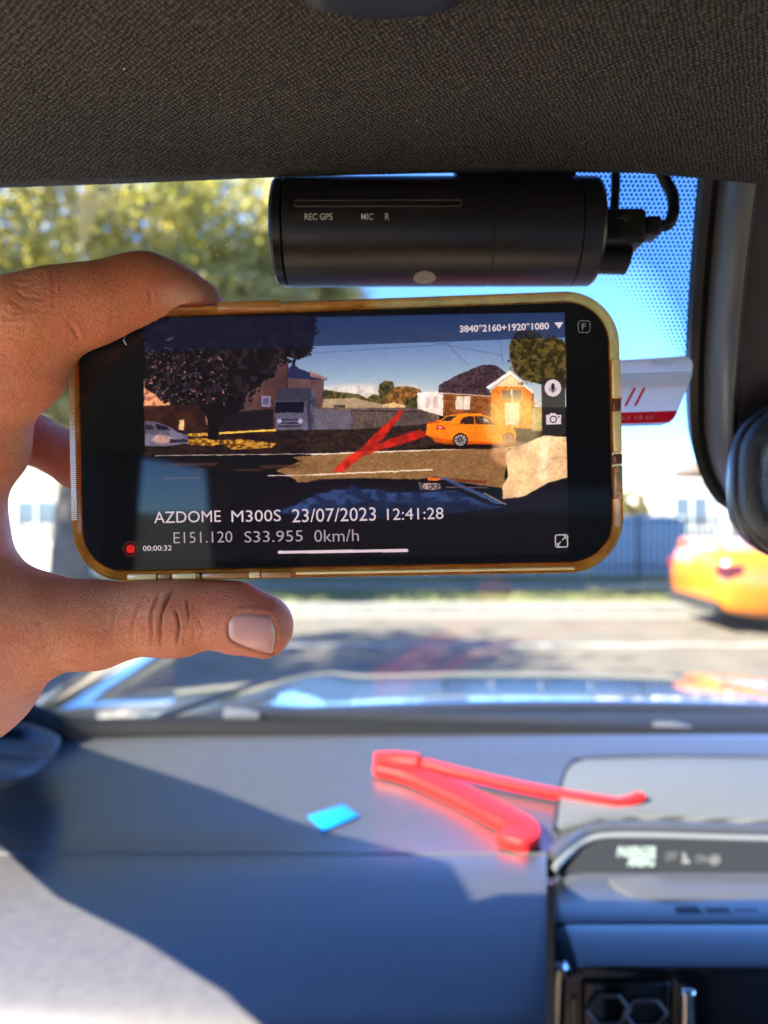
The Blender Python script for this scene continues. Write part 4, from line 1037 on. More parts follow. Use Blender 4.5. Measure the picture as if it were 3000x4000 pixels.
# round inspection sticker
vs = [(0, 0, 0)] + [(.0038 * math.cos(a), 0, .0038 * math.sin(a)) for a in np.linspace(0, 2 * np.pi, 40, endpoint=False)]
st = MB().add(wrap(vs, 917, 600.5, .00012), [(0, i + 1, (i + 1) % 40 + 1) for i in range(40)]).build('inspection_sticker', pbr('sticker_paper', (.55, .54, .52), rough=.7), dc, smooth=False)
ik = pbr('sticker_ink', (.12, .12, .13), rough=.6)
for k in range(11):
    a = math.radians(205 - k * 23); vs = [(.0030 * math.cos(a) + p * .00022 * math.cos(a), 0, .0030 * math.sin(a) + p * .00022 * math.sin(a)) for p in (-1, 1)]
    w_ = [(-math.sin(a) * .00012, 0, math.cos(a) * .00012)]
    q = [(vs[0][0] + w_[0][0], 0, vs[0][2] + w_[0][2]), (vs[0][0] - w_[0][0], 0, vs[0][2] - w_[0][2]), (vs[1][0] - w_[0][0], 0, vs[1][2] - w_[0][2]), (vs[1][0] + w_[0][0], 0, vs[1][2] + w_[0][2])]
    MB().add(wrap(q, 917, 600.5, .0002), [(0, 1, 2, 3)]).build('sticker_mark', ik, dc, smooth=False).parent = st
vs, fs = text_mesh('QC', .0026, .0017, shear=.2); MB().add(wrap(vs, 917, 601, .0002), fs).build('sticker_mark', ik, dc, smooth=False).parent = st

# plug and cables
cab = thing('usb_cable', 'black cable with moulded plug pushed into the right end of the dash camera', 'cable', tuple(W(1350, 485, .262)))
cbm = pbr('cable_black', (.012, .012, .012), rough=.4)
def ubox(u0, u1, v0, v1, d0, d1, name, mat, par, bev=.0012):
    m = MB(); a, b2, c, d = W(u0, v0, d0), W(u1, v0, d0), W(u1, v1, d0), W(u0, v1, d0)
    off = Vector((0, d1 - d0, 0)); q = [a, b2, c, d]
    m.add(q + [p + off for p in q], [(0, 3, 2, 1)[::-1], (4, 5, 6, 7)[::-1], (0, 1, 5, 4)[::-1], (1, 2, 6, 5)[::-1], (2, 3, 7, 6)[::-1], (3, 0, 4, 7)[::-1]])
    return m.build(name, mat, par, bevel=bev, bseg=3)
pg = ubox(1299, 1399, 447, 522, .256, .272, 'plug', cbm, cab, .0018)
ubox(1396, 1431, 464, 505, .259, .268, 'strain_relief', cbm, cab)
um = pbr('usb_symbol', (.09, .09, .09), rough=.3)
q = MB(); q.tube([W(1330, 472, .2558), W(1368, 470, .2558)], .00018, 6); q.tube([W(1340, 472, .2558), W(1347, 466, .2558), W(1354, 466, .2558)], .00016, 6); q.tube([W(1346, 472, .2558), W(1352, 477, .2558), W(1358, 477, .2558)], .00016, 6)
q.build('moulded_symbol', um, cab)
MB().tube(smooth_path([W(1425, 486, .2635), W(1438, 487, .2635), W(1449, 476, .2635), W(1455, 450, .264), W(1452, 420, .265), W(1438, 392, .266), W(1422, 360, .266), W(1410, 340, .264)], 8), .0020, 14).build('cord', cbm, cab)
cab2 = thing('cable', 'thin straight dark cable dropping from the roof lining behind the plug', 'cable', tuple(W(1329, 400, .272)))
MB().tube([W(1330, 345, .268), W(1330, 400, .270), W(1327, 452, .270), W(1327, 470, .270)], .0016, 12).build('cord', pbr('cable_brown', (.05, .035, .03), rough=.3), cab2)
kn = thing('cable_plug', 'short black round plug below the moulded plug at the right end of the dash camera', 'plug', tuple(W(1325, 560, .264)))
MB().tube(smooth_path([W(1283, 558, .266), W(1300, 558, .266), W(1340, 559, .266), W(1353, 560, .266), W(1359, 561, .266)], 4), [.0053] * 13 + [.0052, .0049, .0044, .0034], 24).build('barrel', cbm, kn, angle=50)
ubox(1303, 1345, 515, 545, .262, .268, 'neck', cbm, kn)

# ------------------------------------------------------------------ toll tag on the windscreen
tg = thing('toll_tag', 'white toll tag with red lettering fixed to the windscreen beside the mirror cover', 'toll tag', tuple(W(1400, 840, .286)))
tw = pbr('tag_white', (.92, .88, .88), rough=.35); tc_ = pbr('tag_cream', (.95, .95, .82), rough=.4); trd = pbr('tag_red', (.75, .012, .02), rough=.4)
def poly_slab(pts, depth, name, mat, par, bev=0.0008):
    P_ = [W(p[0], p[1], p[2] * .765) for p in pts]; nn = len(P_); m = MB(); off = Vector((0, depth, 0))
    m.add(P_ + [p + off for p in P_], [tuple(range(nn))[::-1]] + [(i, (i + 1) % nn, nn + (i + 1) % nn, nn + i) for i in range(nn)])      # shell left open at the back so daylight brightens its face
    return m.build(name, mat, par, bevel=bev)
poly_slab([(1180, 787, .372), (1480, 768, .372), (1493, 772, .372), (1499, 786, .371), (1497, 812, .366), (1487, 832, .366), (1180, 840, .366)], .005, 'top_shell', tc_, tg, .001)
face = [(1180, 812, .3645), (1484, 801, .3645), (1495, 806, .3645), (1494, 820, .3640), (1462, 898, .3560), (1452, 912, .3550), (1438, 914.5, .3550), (1180, 920, .3550)]
poly_slab(face, .007, 'label_face', tw, tg, .001)
poly_slab([(1185, 896, .3558), (1463, 887, .3558), (1457, 902, .3548), (1446, 911, .3543), (1437, 912.5, .3543), (1185, 918, .3543)], .0007, 'red_band', trd, tg, .0002)
def put_tag(s_, u0, u1, v0, v1, mat, y, **k):
    y *= .765
    vs, fs = text_mesh(s_, (u1 - u0) * y / 1659, (v1 - v0) * y / 1659, **k); o_ = W((u0 + u1) / 2, (v0 + v1) / 2, y)
    tilt = .07
    MB().add([o_ + Vector((p[0], p[2] * tilt * 1.6, p[2] + p[0] * .02)) for p in vs], fs).build('lettering', mat, tg, smooth=False)
for m_ in (tw, tc_, trd):
    n_ = m_.node_tree; p_ = n_.nodes['Principled BSDF']; t_ = n_.nodes.new('ShaderNodeBsdfTranslucent'); t_.inputs[0].default_value = [min(1, c * 1.15) for c in p_.inputs['Base Color'].default_value]; x_ = n_.nodes.new('ShaderNodeMixShader'); x_.inputs[0].default_value = .88
    n_.links.new(p_.outputs[0], x_.inputs[1]); n_.links.new(t_.outputs[0], x_.inputs[2]); n_.links.new(x_.outputs[0], n_.nodes['Material Output'].inputs[0])
put_tag('toll', 1268, 1396, 838, 878, trd, .3580, shear=.35, bold=-.012)
put_tag('CALL 13 18 65', 1290, 1413, 898, 907, pbr('tag_print', (.75, .55, .55), rough=.5), .3538, shear=.2)
put_tag('020610', 1410, 1455, 780, 789, pbr('tag_grey', (.42, .43, .40), rough=.5), .3712)

# ------------------------------------------------------------------ red clip and blue film on the dash
rc = thing('bag_clip', 'translucent red plastic clip lying open in a V on the dashboard', 'clip', tuple(W(1000, 1720, .70)))
red = pbr('red_plastic', (.66, .013, .011), rough=.42, spec=.2, sss=(.6, (1, .12, .08), .006), emit=None)
def dz(y): return zz(y, float(np.interp(y, [p[0] for p in prof][::-1], [p[1] for p in prof][::-1])))
def arm(pts, w, h, name, taper=None):
    sp = smooth_path([Vector(p) for p in pts], 7); m = MB(); rings = []
    for i, p in enumerate(sp):
        t = (sp[min(i + 1, len(sp) - 1)] - sp[max(i - 1, 0)]); t.z = 0; t.normalize(); sd = Vector((t.y, -t.x, 0)); k = i / (len(sp) - 1)
        ww = w * (1 if taper is None else (1 + (taper - 1) * k)) / 2
        if i == 0 or i == len(sp) - 1: ww *= .55
        rings.append([p + sd * -ww, p + sd * ww, p + sd * ww + Vector((0, 0, h)), p - sd * ww + Vector((0, 0, h))])
    m.loft(rings, True, True); return m.build(name, red, rc, bevel=.0022, bseg=3)
def D(u, v, lift=0):
    """point where a sight line meets the dash top"""
    y = .7
    for _ in range(30):
        vv = float(np.interp(y, [p[0] for p in prof][::-1], [p[1] for p in prof][::-1])); y += (vv - (v)) * .0006
    return Vector((X(y, u), y, zz(y, v) + lift))
arm([D(822, 1662, .002), D(880, 1662, .005), D(1000, 1690, .004), D(1150, 1722, .003), D(1300, 1748, .003), D(1350, 1752, .003), D(1390, 1745, .006)], .012, .008, 'arm')
arm([D(815, 1668, .001), D(900, 1690, .001), D(1010, 1740, .001), D(1080, 1778, .001), D(1120, 1800, .001), D(1128, 1822, .001), D(1102, 1840, .001)], .029, .010, 'arm')
MB().tube(smooth_path([D(812, 1660, .006), D(850, 1662, .008), D(905, 1670, .009)], 5), .0095, 14).build('hinge', red, rc)
bf = thing('adhesive_film', 'small bright blue square of film stuck on the dashboard', 'film', tuple(D(720, 1772)))
blue = pbr('blue_film', (.006, .19, .60), rough=.35, spec=.3)
q = [D(664, 1768, .0012), D(699, 1799, .0012), D(776, 1767, .0012), D(742, 1743, .0012)]
MB().add(q + [p + Vector((0, 0, .0012)) for p in q], [(3, 2, 1, 0), (4, 5, 6, 7), (0, 1, 5, 4), (1, 2, 6, 5), (2, 3, 7, 6), (3, 0, 4, 7)]).build('film', blue, bf, bevel=.0006)
# ------------------------------------------------------------------ phone: pose fitted to the photograph
PH_W, PH_H = .1505, .0756
Mp = Matrix(((0.998220474, 0.0553493632, -0.0221885971, -0.01189319), (-0.0553756767, 0.998465426, -0.000572757878, 0.20716796), (0.0221228452, 0.00180044722, 0.999753639, 0.01994012 + CZ), (0, 0, 0, 1)))
Mi = Mp.inverted()
phone = thing('phone', 'black phone in an amber case showing a street video, held sideways', 'phone')
phone.matrix_world = Mp; ORG[phone.name] = Vector((0, 0, 0))
def px2ph(u, v, y=0.0):
    o_ = Mi @ Vector((0, 0, CZ)); e = Mi @ W(u, v, 1.0); d = e - o_; t = (y - o_.y) / d.y; p = o_ + d * t; return p.x, p.z
def rr_ring(w, h, r, y, seg=14): return [(p[0], y, p[1]) for p in rrect(w, h, r, seg)]
CR = .0145
# amber case: wall ring + back
am = bpy.data.materials.new('amber_case'); am.use_nodes = True; n = am.node_tree.nodes; L = am.node_tree.links; b = n['Principled BSDF']
b.inputs['Roughness'].default_value = .09; b.inputs['Transmission Weight'].default_value = 0.0; b.inputs['IOR'].default_value = 1.45
b.inputs['Coat Weight'].default_value = 1; b.inputs['Coat Roughness'].default_value = .04
tc = n.new('ShaderNodeTexCoord'); mp = n.new('ShaderNodeMapping'); mp.inputs['Scale'].default_value = (1, 1, 1); no = n.new('ShaderNodeTexNoise'); no.inputs['Scale'].default_value = 130; no.inputs['Detail'].default_value = 5
L.new(tc.outputs['Object'], mp.inputs[0]); L.new(mp.outputs[0], no.inputs['Vector'])
cr_ = n.new('ShaderNodeValToRGB'); e = cr_.color_ramp.elements; e[0].position = .36; e[0].color = (.62, .18, .015, 1); e[1].position = .66; e[1].color = (1.0, .47, .07, 1)
L.new(no.outputs['Fac'], cr_.inputs[0])
lw = n.new('ShaderNodeLayerWeight'); lw.inputs[0].default_value = .35; dk_ = n.new('ShaderNodeMix'); dk_.data_type = 'RGBA'; dk_.inputs[7].default_value = (.42, .085, .008, 1); L.new(lw.outputs['Facing'], dk_.inputs[0]); L.new(cr_.outputs[0], dk_.inputs[6]); L.new(dk_.outputs[2], b.inputs['Base Color'])
tl = n.new('ShaderNodeBsdfTranslucent'); L.new(dk_.outputs[2], tl.inputs[0])
tp_ = n.new('ShaderNodeBsdfTransparent'); tp_.inputs[0].default_value = (1.0, .70, .28, 1)
m1 = n.new('ShaderNodeMixShader'); m1.inputs[0].default_value = .55; L.new(b.outputs[0], m1.inputs[1]); L.new(tl.outputs[0], m1.inputs[2])
m2 = n.new('ShaderNodeMixShader'); m2.inputs[0].default_value = .52; L.new(m1.outputs[0], m2.inputs[1]); L.new(tp_.outputs[0], m2.inputs[2]); L.new(m2.outputs[0], n['Material Output'].inputs[0])
no2 = n.new('ShaderNodeTexNoise'); no2.inputs['Scale'].default_value = 320; bp = n.new('ShaderNodeBump'); bp.inputs['Strength'].default_value = .6; bp.inputs['Distance'].default_value = .0010; L.new(tc.outputs['Object'], no2.inputs[0]); L.new(no2.outputs['Fac'], bp.inputs['Height']); L.new(bp.outputs[0], b.inputs['Normal'])
cs = MB()
T = .0112
rings = [rr_ring(PH_W - .0060, PH_H - .0060, CR - .0030, .0018), rr_ring(PH_W - .0046, PH_H - .0046, CR - .0023, .0002), rr_ring(PH_W - .0022, PH_H - .0022, CR - .0011, -.0002), rr_ring(PH_W - .0006, PH_H - .0006, CR, .0008),
         rr_ring(PH_W, PH_H, CR, .0030), rr_ring(PH_W, PH_H, CR, T - .003), rr_ring(PH_W - .001, PH_H - .001, CR, T - .0008), rr_ring(PH_W - .004, PH_H - .004, CR - .002, T),
         rr_ring(PH_W - .006, PH_H - .006, CR - .003, T - .0012), rr_ring(PH_W - .0052, PH_H - .0052, CR - .0026, T - .0016), rr_ring(PH_W - .0052, PH_H - .0052, CR - .0026, .0018), rings[0] if False else rr_ring(PH_W - .0060, PH_H - .0060, CR - .0030, .0018)]
cs.loft(rings, True, False)
case = cs.build('case', am, phone, world=False, angle=50)
MB().loft([rr_ring(PH_W - .0062, PH_H - .0062, CR - .003, T - .0014), rr_ring(PH_W - .0062, PH_H - .0062, CR - .003, T - .0004)], True, True).build('case_back', am, phone, world=False).parent = case
# ribs and stipple of the grip, too fine to pick apart
rib = pbr('case_rib', (.72, .52, .24), rough=.25, coat=.5, trans=.0)
g1 = MB(); z = -.0205
while z < .026:
    x0 = -PH_W / 2 + .0007; g1.add([(x0, -.00025, z), (x0 + .0016, -.00045, z), (x0 + .0016, -.00045, z + .0003), (x0, -.00025, z + .0003), (x0, .0008, z), (x0 + .0016, .0005, z), (x0 + .0016, .0005, z + .0003), (x0, .0008, z + .0003)], [(0, 1, 2, 3), (0, 4, 5, 1), (3, 2, 6, 7), (0, 3, 7, 4), (1, 5, 6, 2)])
    z += .00056
struct(g1.build('grip_ribs', rib, phone, world=False, smooth=False), 'stuff').parent = case
g2 = MB(); x = -.058
while x < .062:
    if not (-.030 < x < -.022):
        z0 = PH_H / 2 - .0006; r_ = .00017
        g2.add([(x - r_, .0002, z0 - .0010), (x + r_, .0002, z0 - .0010), (x + r_, .0002, z0), (x - r_, .0002, z0), (x, -.0003, z0 - .0005)], [(0, 1, 4), (1, 2, 4), (2, 3, 4), (3, 0, 4)])
    x += .00062
struct(g2.build('grip_stipple', rib, phone, world=False, smooth=False), 'stuff').parent = case
# button covers and cut-outs; bright pads hold the case's gold glow as colour
bc1 = pbr('case_dark_band', (.16, .045, .012), rough=.3, coat=.4); bc2 = pbr('case_glow_pad', (1.0, .70, .27), rough=.25, coat=.5)
def edge_pad(u0, u1, side, mat, lift=.0003, y0=-.0004, name='button_cover'):
    if side == 'bottom': a, _ = px2ph(u0, 1250); b2, _ = px2ph(u1, 1250); lo, hi = (a, y0, -PH_H / 2 + .0005), (b2, .006, -PH_H / 2 + .0021)
    elif side == 'top': a, _ = px2ph(u0, 640); b2, _ = px2ph(u1, 640); lo, hi = (a, y0, PH_H / 2 - .0022), (b2, .006, PH_H / 2 + lift)
    else: _, a = px2ph(1340, u1); _, b2 = px2ph(1340, u0); lo, hi = (PH_W / 2 - .0025, y0, a), (PH_W / 2 - .0004, .006, b2)
    x = MB().box(lo, hi).build(name, mat, phone, world=False, bevel=.0003); x.parent = case
for a, b2, m_ in ((275, 338, bc2), (341, 368, bc1), (372, 424, bc2), (426, 433, bc1), (437, 536, bc1), (538, 562, bc2), (565, 628, bc1)): edge_pad(a, b2, 'bottom', m_ if m_ is bc2 else pbr('case_mid_pad', (.45, .20, .05), rough=.3, coat=.4))
edge_pad(470, 604, 'top', pbr('case_mid_pad', (.45, .20, .05), rough=.3), lift=.0001)
for a, b2, m_ in ((775, 860, bc2), (863, 884, bc1), (888, 975, bc2), (980, 1002, bc1), (1006, 1078, pbr('case_mottled', (.75, .42, .16), rough=.3, coat=.4, var=(900, (.35, .15, .05))))): edge_pad(a, b2, 'right', m_, name='cut_out')
MB().tube([(px2ph(640, 1240)[0], -.0003, -PH_H / 2 + .0016), (px2ph(1240, 1240)[0], -.0003, -PH_H / 2 + .0016)], .0004, 8).build('bright_seam', bc2, phone, world=False).parent = case
# phone body and glass
body = MB().loft([rr_ring(PH_W - .0062, PH_H - .0062, CR - .003, .0024), rr_ring(PH_W - .0056, PH_H - .0056, CR - .003, .0040), rr_ring(PH_W - .0056, PH_H - .0056, CR - .003, T - .0018)], True, True)
body.build('body', pbr('phone_frame', (.015, .015, .017), rough=.25, metal=.6), phone, world=False)
GW, GH = PH_W - .0064, PH_H - .0064

# ---- the picture on the display, painted here pixel by pixel (it is a screen: flat print)
RX, RZ = 1500, 720
sxm, szm = GW, GH
def canvas_xy(pts):
    q = []
    for (u, v) in pts:
        x, z = px2ph(u, v, .0012); q.append(((x / sxm + .5) * RX, (z / szm + .5) * RZ))
    return np.array(q)
img = np.zeros((RZ, RX, 3), np.float32); img[:] = (.028, .028, .032)
rg = np.random.default_rng(21)
def blur(a, r):
    if r <= 0: return a
    r = int(max(1, r)); k = np.exp(-np.linspace(-2, 2, 2 * r + 1) ** 2); k /= k.sum()
    a = np.apply_along_axis(lambda m: np.convolve(m, k, 'same'), 0, a); return np.apply_along_axis(lambda m: np.convolve(m, k, 'same'), 1, a)
def mask(pts, soft=1.5):
    q = canvas_xy(pts); pad = int(soft * 2 + 3)
    x0, y0 = np.floor(q.min(0)).astype(int) - pad; x1, y1 = np.ceil(q.max(0)).astype(int) + pad
    x0, y0 = max(x0, 0), max(y0, 0); x1, y1 = min(x1, RX), min(y1, RZ)
    if x1 <= x0 or y1 <= y0: return None
    yy, xx = np.mgrid[y0:y1, x0:x1] + .5; ins = np.zeros(xx.shape, bool); n_ = len(q)
    for i in range(n_):
        (ax_, ay), (bx, by) = q[i], q[(i + 1) % n_]
        if ay == by: continue
        c_ = (ay > yy) != (by > yy); ins ^= c_ & (xx < (bx - ax_) * (yy - ay) / (by - ay) + ax_)
    return slice(y0, y1), slice(x0, x1), blur(ins.astype(np.float32), soft)
def noise(shape, cell, seed=0, sy=1.0):
    g = np.random.default_rng(seed); h, w = shape; out = np.zeros(shape, np.float32); amp = 1; tot = 0
    for o_ in range(3):
        c_ = max(1.5, cell / 2 ** o_); gh, gw = int(h / c_ / sy) + 3, int(w / c_) + 3; G = g.random((gh, gw)).astype(np.float32)
        yy = np.arange(h) / c_ / sy; xx = np.arange(w) / c_; yi, xi = yy.astype(int), xx.astype(int); fy, fx = (yy - yi)[:, None], (xx - xi)[None]
        fy = fy * fy * (3 - 2 * fy); fx = fx * fx * (3 - 2 * fx)
        out += amp * ((G[yi][:, xi] * (1 - fx) + G[yi][:, xi + 1] * fx) * (1 - fy) + (G[yi + 1][:, xi] * (1 - fx) + G[yi + 1][:, xi + 1] * fx) * fy); tot += amp; amp *= .55
    return out / tot
def fill(pts, col, soft=1.5, alpha=1.0, tex=None, col2=None, grad=None):
    r = mask(pts, soft)
    if r is None: return
    sy, sx, m = r; c1 = np.array(col, np.float32) / 255; out = np.broadcast_to(c1, m.shape + (3,)).copy()
    if grad is not None:
        t = np.linspace(1, 0, m.shape[0])[:, None, None]; out = c1 * t + np.array(grad, np.float32) / 255 * (1 - t); out = np.broadcast_to(out, m.shape + (3,)).copy()
    if tex is not None:
        nz = noise(m.shape, tex[0], tex[1], tex[2] if len(tex) > 2 else 1.0); th = tex[3] if len(tex) > 3 else .5; sh = tex[4] if len(tex) > 4 else 8
        t = np.clip((nz - th) * sh + .5, 0, 1)[..., None]; out = out * (1 - t) + np.array(col2, np.float32) / 255 * t
    a = (m * alpha)[..., None]; img[sy, sx] = img[sy, sx] * (1 - a) + out * a
def A_(*p): return [(110.6 + x * .4, 597.2 + y * .4) for x, y in p]
def B_(*p): return [(663.6 + x * .4333, 597.2 + y * .4333) for x, y in p]
def ell(cu, cv, ru, rv, n_=40): return [(cu + ru * math.cos(a), cv + rv * math.sin(a)) for a in np.linspace(0, 2 * np.pi, n_, endpoint=False)]
def line(p0, p1, w): 
    d = np.array(p1) - np.array(p0); nrm = np.array((-d[1], d[0])) / np.hypot(*d) * w / 2; p0, p1 = np.array(p0), np.array(p1); return [tuple(p0 + nrm), tuple(p1 + nrm), tuple(p1 - nrm), tuple(p0 - nrm)]
VID = [(311, 691), (1219.5, 675), (1227, 1139), (1228, 1195), (316, 1213)]
fill(VID, (16, 14, 19), 1)
fill([(620, 686), (1219.5, 675), (1223, 880), (620, 880)], (205, 205, 195), 1, grad=(52, 92, 150))
fill(B_((-150, 560), (250, 540), (560, 545), (560, 640), (-150, 640)), (214, 196, 186), 14, .8)
# wires
for a, b2 in (((-20, 268), (560, 318)), ((560, 318), (980, 395)), ((-20, 385), (620, 345)), ((620, 345), (900, 290)), ((690, 330), (800, 440)), ((950, 250), (975, 440)), ((800, 190), (1000, 260))):
    fill(line(B_(a)[0], B_(b2)[0], 1.6), (60, 70, 110), 1, .5)
# hills, far trees
fill(B_((60, 600), (90, 565), (150, 575), (190, 580), (260, 588), (300, 610), (330, 585), (370, 600), (560, 620), (560, 680), (40, 680)), (52, 48, 30), 2, tex=(9, 3), col2=(95, 85, 40))
fill(B_((355, 575), (360, 540), (385, 520), (425, 525), (435, 560), (410, 590), (400, 640), (375, 640)), (48, 46, 28), 2, tex=(7, 4), col2=(90, 80, 40))
fill(B_((380, 620), (410, 570), (440, 550), (500, 548), (560, 560), (580, 600), (560, 650), (390, 650)), (160, 105, 50), 2.5, tex=(8, 5), col2=(96, 66, 34))
fill(B_((480, 620), (560, 590), (600, 650), (500, 665)), (40, 40, 24), 2, tex=(6, 6), col2=(80, 74, 36))
fill(B_((40, 612), (230, 605), (380, 640), (490, 640), (490, 670), (40, 670)), (172, 148, 118), 1.5); fill(B_((130, 640), (190, 640), (190, 655), (130, 655)), (80, 70, 66), 1)
fill(B_((375, 640), (430, 628), (480, 642), (480, 655), (375, 655)), (214, 180, 130), 1.5)
# buildings left
fill(A_((880, 700), (1010, 720), (1050, 600), (1200, 470), (1230, 440), (1280, 470), (1280, 830), (880, 830)), (72, 46, 48), 2, tex=(40, 7, 1, .55, 3), col2=(92, 60, 58))
fill(A_((1280, 545), (1470, 560), (1470, 680), (1430, 830), (1280, 830)), (94, 66, 68), 1.5)
fill(A_((1280, 500), (1310, 470), (1340, 500), (1495, 552), (1480, 562), (1280, 548)), (36, 40, 78), 1.5); fill(A_((1400, 508), (1495, 552), (1480, 560), (1395, 540)), (168, 120, 110), 1.5, .8)
fill(line(A_((1278, 450))[0], A_((1275, 600))[0], 2), (30, 22, 36), 1); fill(line(A_((1470, 565))[0], A_((1470, 660))[0], 1.5), (40, 28, 44), 1)
fill(A_((1135, 645), (1185, 645), (1185, 705), (1135, 705)), (128, 112, 140), 1.5); fill(A_((1145, 660), (1172, 660), (1172, 690), (1145, 690)), (80, 80, 120), 1.5)
fill(A_((500, 560), (640, 560), (640, 700), (500, 712)), (224, 160, 110), 3, tex=(20, 8), col2=(150, 90, 80))
fill(A_((500, 700), (860, 690), (900, 850), (500, 850)), (42, 22, 22), 3, tex=(22, 9), col2=(58, 30, 24))
fill(A_((890, 740), (1200, 715), (1200, 830), (890, 840)), (24, 18, 26), 3)
# right side wall, fence, shade
fill(B_((0, 655), (560, 655), (655, 668), (655, 780), (0, 780)), (120, 98, 88), 2, tex=(30, 10), col2=(98, 78, 76))
fill(B_((0, 668), (60, 660), (230, 672), (230, 770), (0, 775)), (102, 92, 108), 3)
for k in range(52):
    x = 222 + k * 8.2; fill(line(B_((x, 668 + k * .2))[0], B_((x + 1, 768 - k * .55))[0], 1.3), (36, 26, 30), 1, .85)
fill(line(B_((222, 668))[0], B_((650, 676))[0], 1.8), (30, 22, 28), 1); fill(line(B_((222, 768))[0], B_((600, 738))[0], 1.8), (30, 22, 28), 1)
fill(A_((500, 838), (1240, 820), (1440, 830), (1700, 825), (1900, 820), (1900, 945), (500, 970)), (26, 16, 22), 4, tex=(12, 11, .5), col2=(44, 28, 26))
fill(B_((-10, 765), (300, 765), (600, 740), (680, 850), (0, 885)), (34, 24, 26), 4, tex=(10, 12, .6), col2=(54, 36, 30))
# sunlit verge patches
fill(A_((733, 850), (843, 846), (846, 862), (733, 866)), (226, 176, 70), 2, tex=(6, 13, .6), col2=(150, 100, 30)); fill(A_((905, 842), (1215, 824), (1215, 834), (905, 853)), (230, 186, 80), 1.5)
fill(A_((735, 880), (800, 870), (900, 884), (1060, 880), (1212, 902), (1190, 925), (1070, 934), (975, 934), (930, 905), (860, 916), (735, 908)), (196, 142, 48), 2.5, tex=(9, 14, .5, .52, 12), col2=(92, 58, 22))
fill(A_((690, 776), (718, 776), (718, 830), (690, 828)), (220, 180, 130), 2)
# truck
fill(A_((1225, 605), (1400, 600), (1425, 640), (1425, 820), (1380, 830), (1220, 700)), (50, 50, 68), 2); fill(A_((1400, 602), (1428, 640), (1428, 815), (1400, 820)), (94, 90, 106), 2, tex=(10, 15), col2=(60, 58, 76))
fill(A_((1205, 672), (1378, 672), (1386, 828), (1213, 830)), (100, 94, 114), 1.5, grad=(68, 64, 84)); fill(A_((1212, 678), (1368, 676), (1362, 735), (1206, 738)), (14, 14, 30), 1.5)
for yy in (772, 790, 806): fill(A_((1225, yy), (1352, yy - 2), (1352, yy + 5), (1225, yy + 7)), (34, 30, 50), 1)
for xx in (1232, 1345): fill(ell(*A_((xx, 782))[0], 5, 5), (170, 160, 190), 1)
# silver car
fill(A_((505, 784), (550, 782), (620, 806), (690, 846), (738, 858), (740, 902), (640, 916), (505, 916)), (116, 108, 130), 2, tex=(30, 16), col2=(86, 78, 98))
fill(A_((562, 796), (618, 812), (650, 832), (575, 828)), (30, 24, 40), 1.5); fill(A_((508, 800), (545, 805), (556, 832), (508, 828)), (44, 36, 56), 1.5)
fill(ell(*A_((600, 880))[0], 22, 9), (216, 170, 150), 5, .7); fill(A_((640, 880), (735, 880), (735, 896), (640, 900)), (40, 32, 50), 2)
# tree mass with gaps
T_ = A_((500, 225), (1428, 210), (1422, 300), (1405, 395), (1380, 430), (1330, 452), (1240, 420), (1225, 470), (1205, 545), (1150, 560), (1110, 600), (1060, 630), (1030, 700), (1000, 740), (960, 735), (935, 790), (905, 800), (905, 880), (850, 872), (838, 770), (790, 700), (700, 645), (610, 690), (560, 640), (505, 600))
fill(T_, (13, 10, 16), 2.5, tex=(15, 17, 1, .60, 10), col2=(38, 26, 34))
for k in range(420):
    x, y = rg.uniform(510, 960), rg.uniform(390, 690)
    if rg.random() > .25 + .75 * math.exp(-((x - 620) / 260) ** 2): continue
    c_ = [(130, 88, 84), (70, 62, 110), (190, 130, 105), (90, 66, 60)][rg.integers(0, 4)]; r_ = rg.uniform(1, 4.5)
    p = A_((x, y))[0]; fill([(p[0] + r_ * rg.uniform(.4, 1) * math.cos(a), p[1] + r_ * rg.uniform(.4, .9) * math.sin(a)) for a in np.linspace(0, 6.28, 7, endpoint=False)], c_, 1.3, rg.uniform(.3, .85))
for k in range(160):       # ragged edge of the foliage
    t = rg.random(); P_ = A_((1428, 210), (1405, 395), (1330, 452), (1225, 470), (1110, 600), (1030, 700), (935, 790)); i = int(t * 6); f = t * 6 - i
    p = (P_[i][0] * (1 - f) + P_[i + 1][0] * f + rg.normal(0, 4), P_[i][1] * (1 - f) + P_[i + 1][1] * f + rg.normal(0, 4)); r_ = rg.uniform(1.5, 5)
    fill([(p[0] + r_ * rg.uniform(.5, 1) * math.cos(a), p[1] + r_ * rg.uniform(.5, 1) * math.sin(a)) for a in np.linspace(0, 6.28, 6, endpoint=False)], (16, 12, 24), 1.2, .9)
fill(A_((842, 700), (900, 700), (905, 880), (850, 880)), (16, 11, 14), 2); fill(A_((828, 742), (842, 770), (845, 800), (838, 800)), (190, 140, 110), 1.5, .8)
# houses right
fill(B_((548, 578), (680, 576), (684, 698), (650, 690), (552, 660)), (226, 202, 186), 1.5, grad=(236, 218, 208))
for x in (588, 628): fill(B_((x, 600), (x + 22, 600), (x + 22, 655), (x, 655)), (196, 172, 168), 1.5)
fill(B_((675, 586), (1000, 590), (1130, 585), (1132, 760), (940, 750), (680, 700)), (120, 64, 32), 1.5, tex=(10, 30), col2=(150, 86, 42))
fill(B_((740, 598), (812, 598), (812, 664), (740, 664)), (216, 196, 178), 1.5); fill(line(B_((776, 598))[0], B_((776, 664))[0], 1.5), (150, 130, 120), 1)
fill(B_((655, 545), (730, 500), (820, 462), (872, 440), (942, 443), (990, 478), (985, 500), (905, 560), (920, 597), (655, 578)), (50, 34, 44), 1.5, tex=(5, 31, 1, .5, 6), col2=(78, 56, 62))
fill(line(B_((655, 580))[0], B_((920, 598))[0], 2), (190, 165, 150), 1)
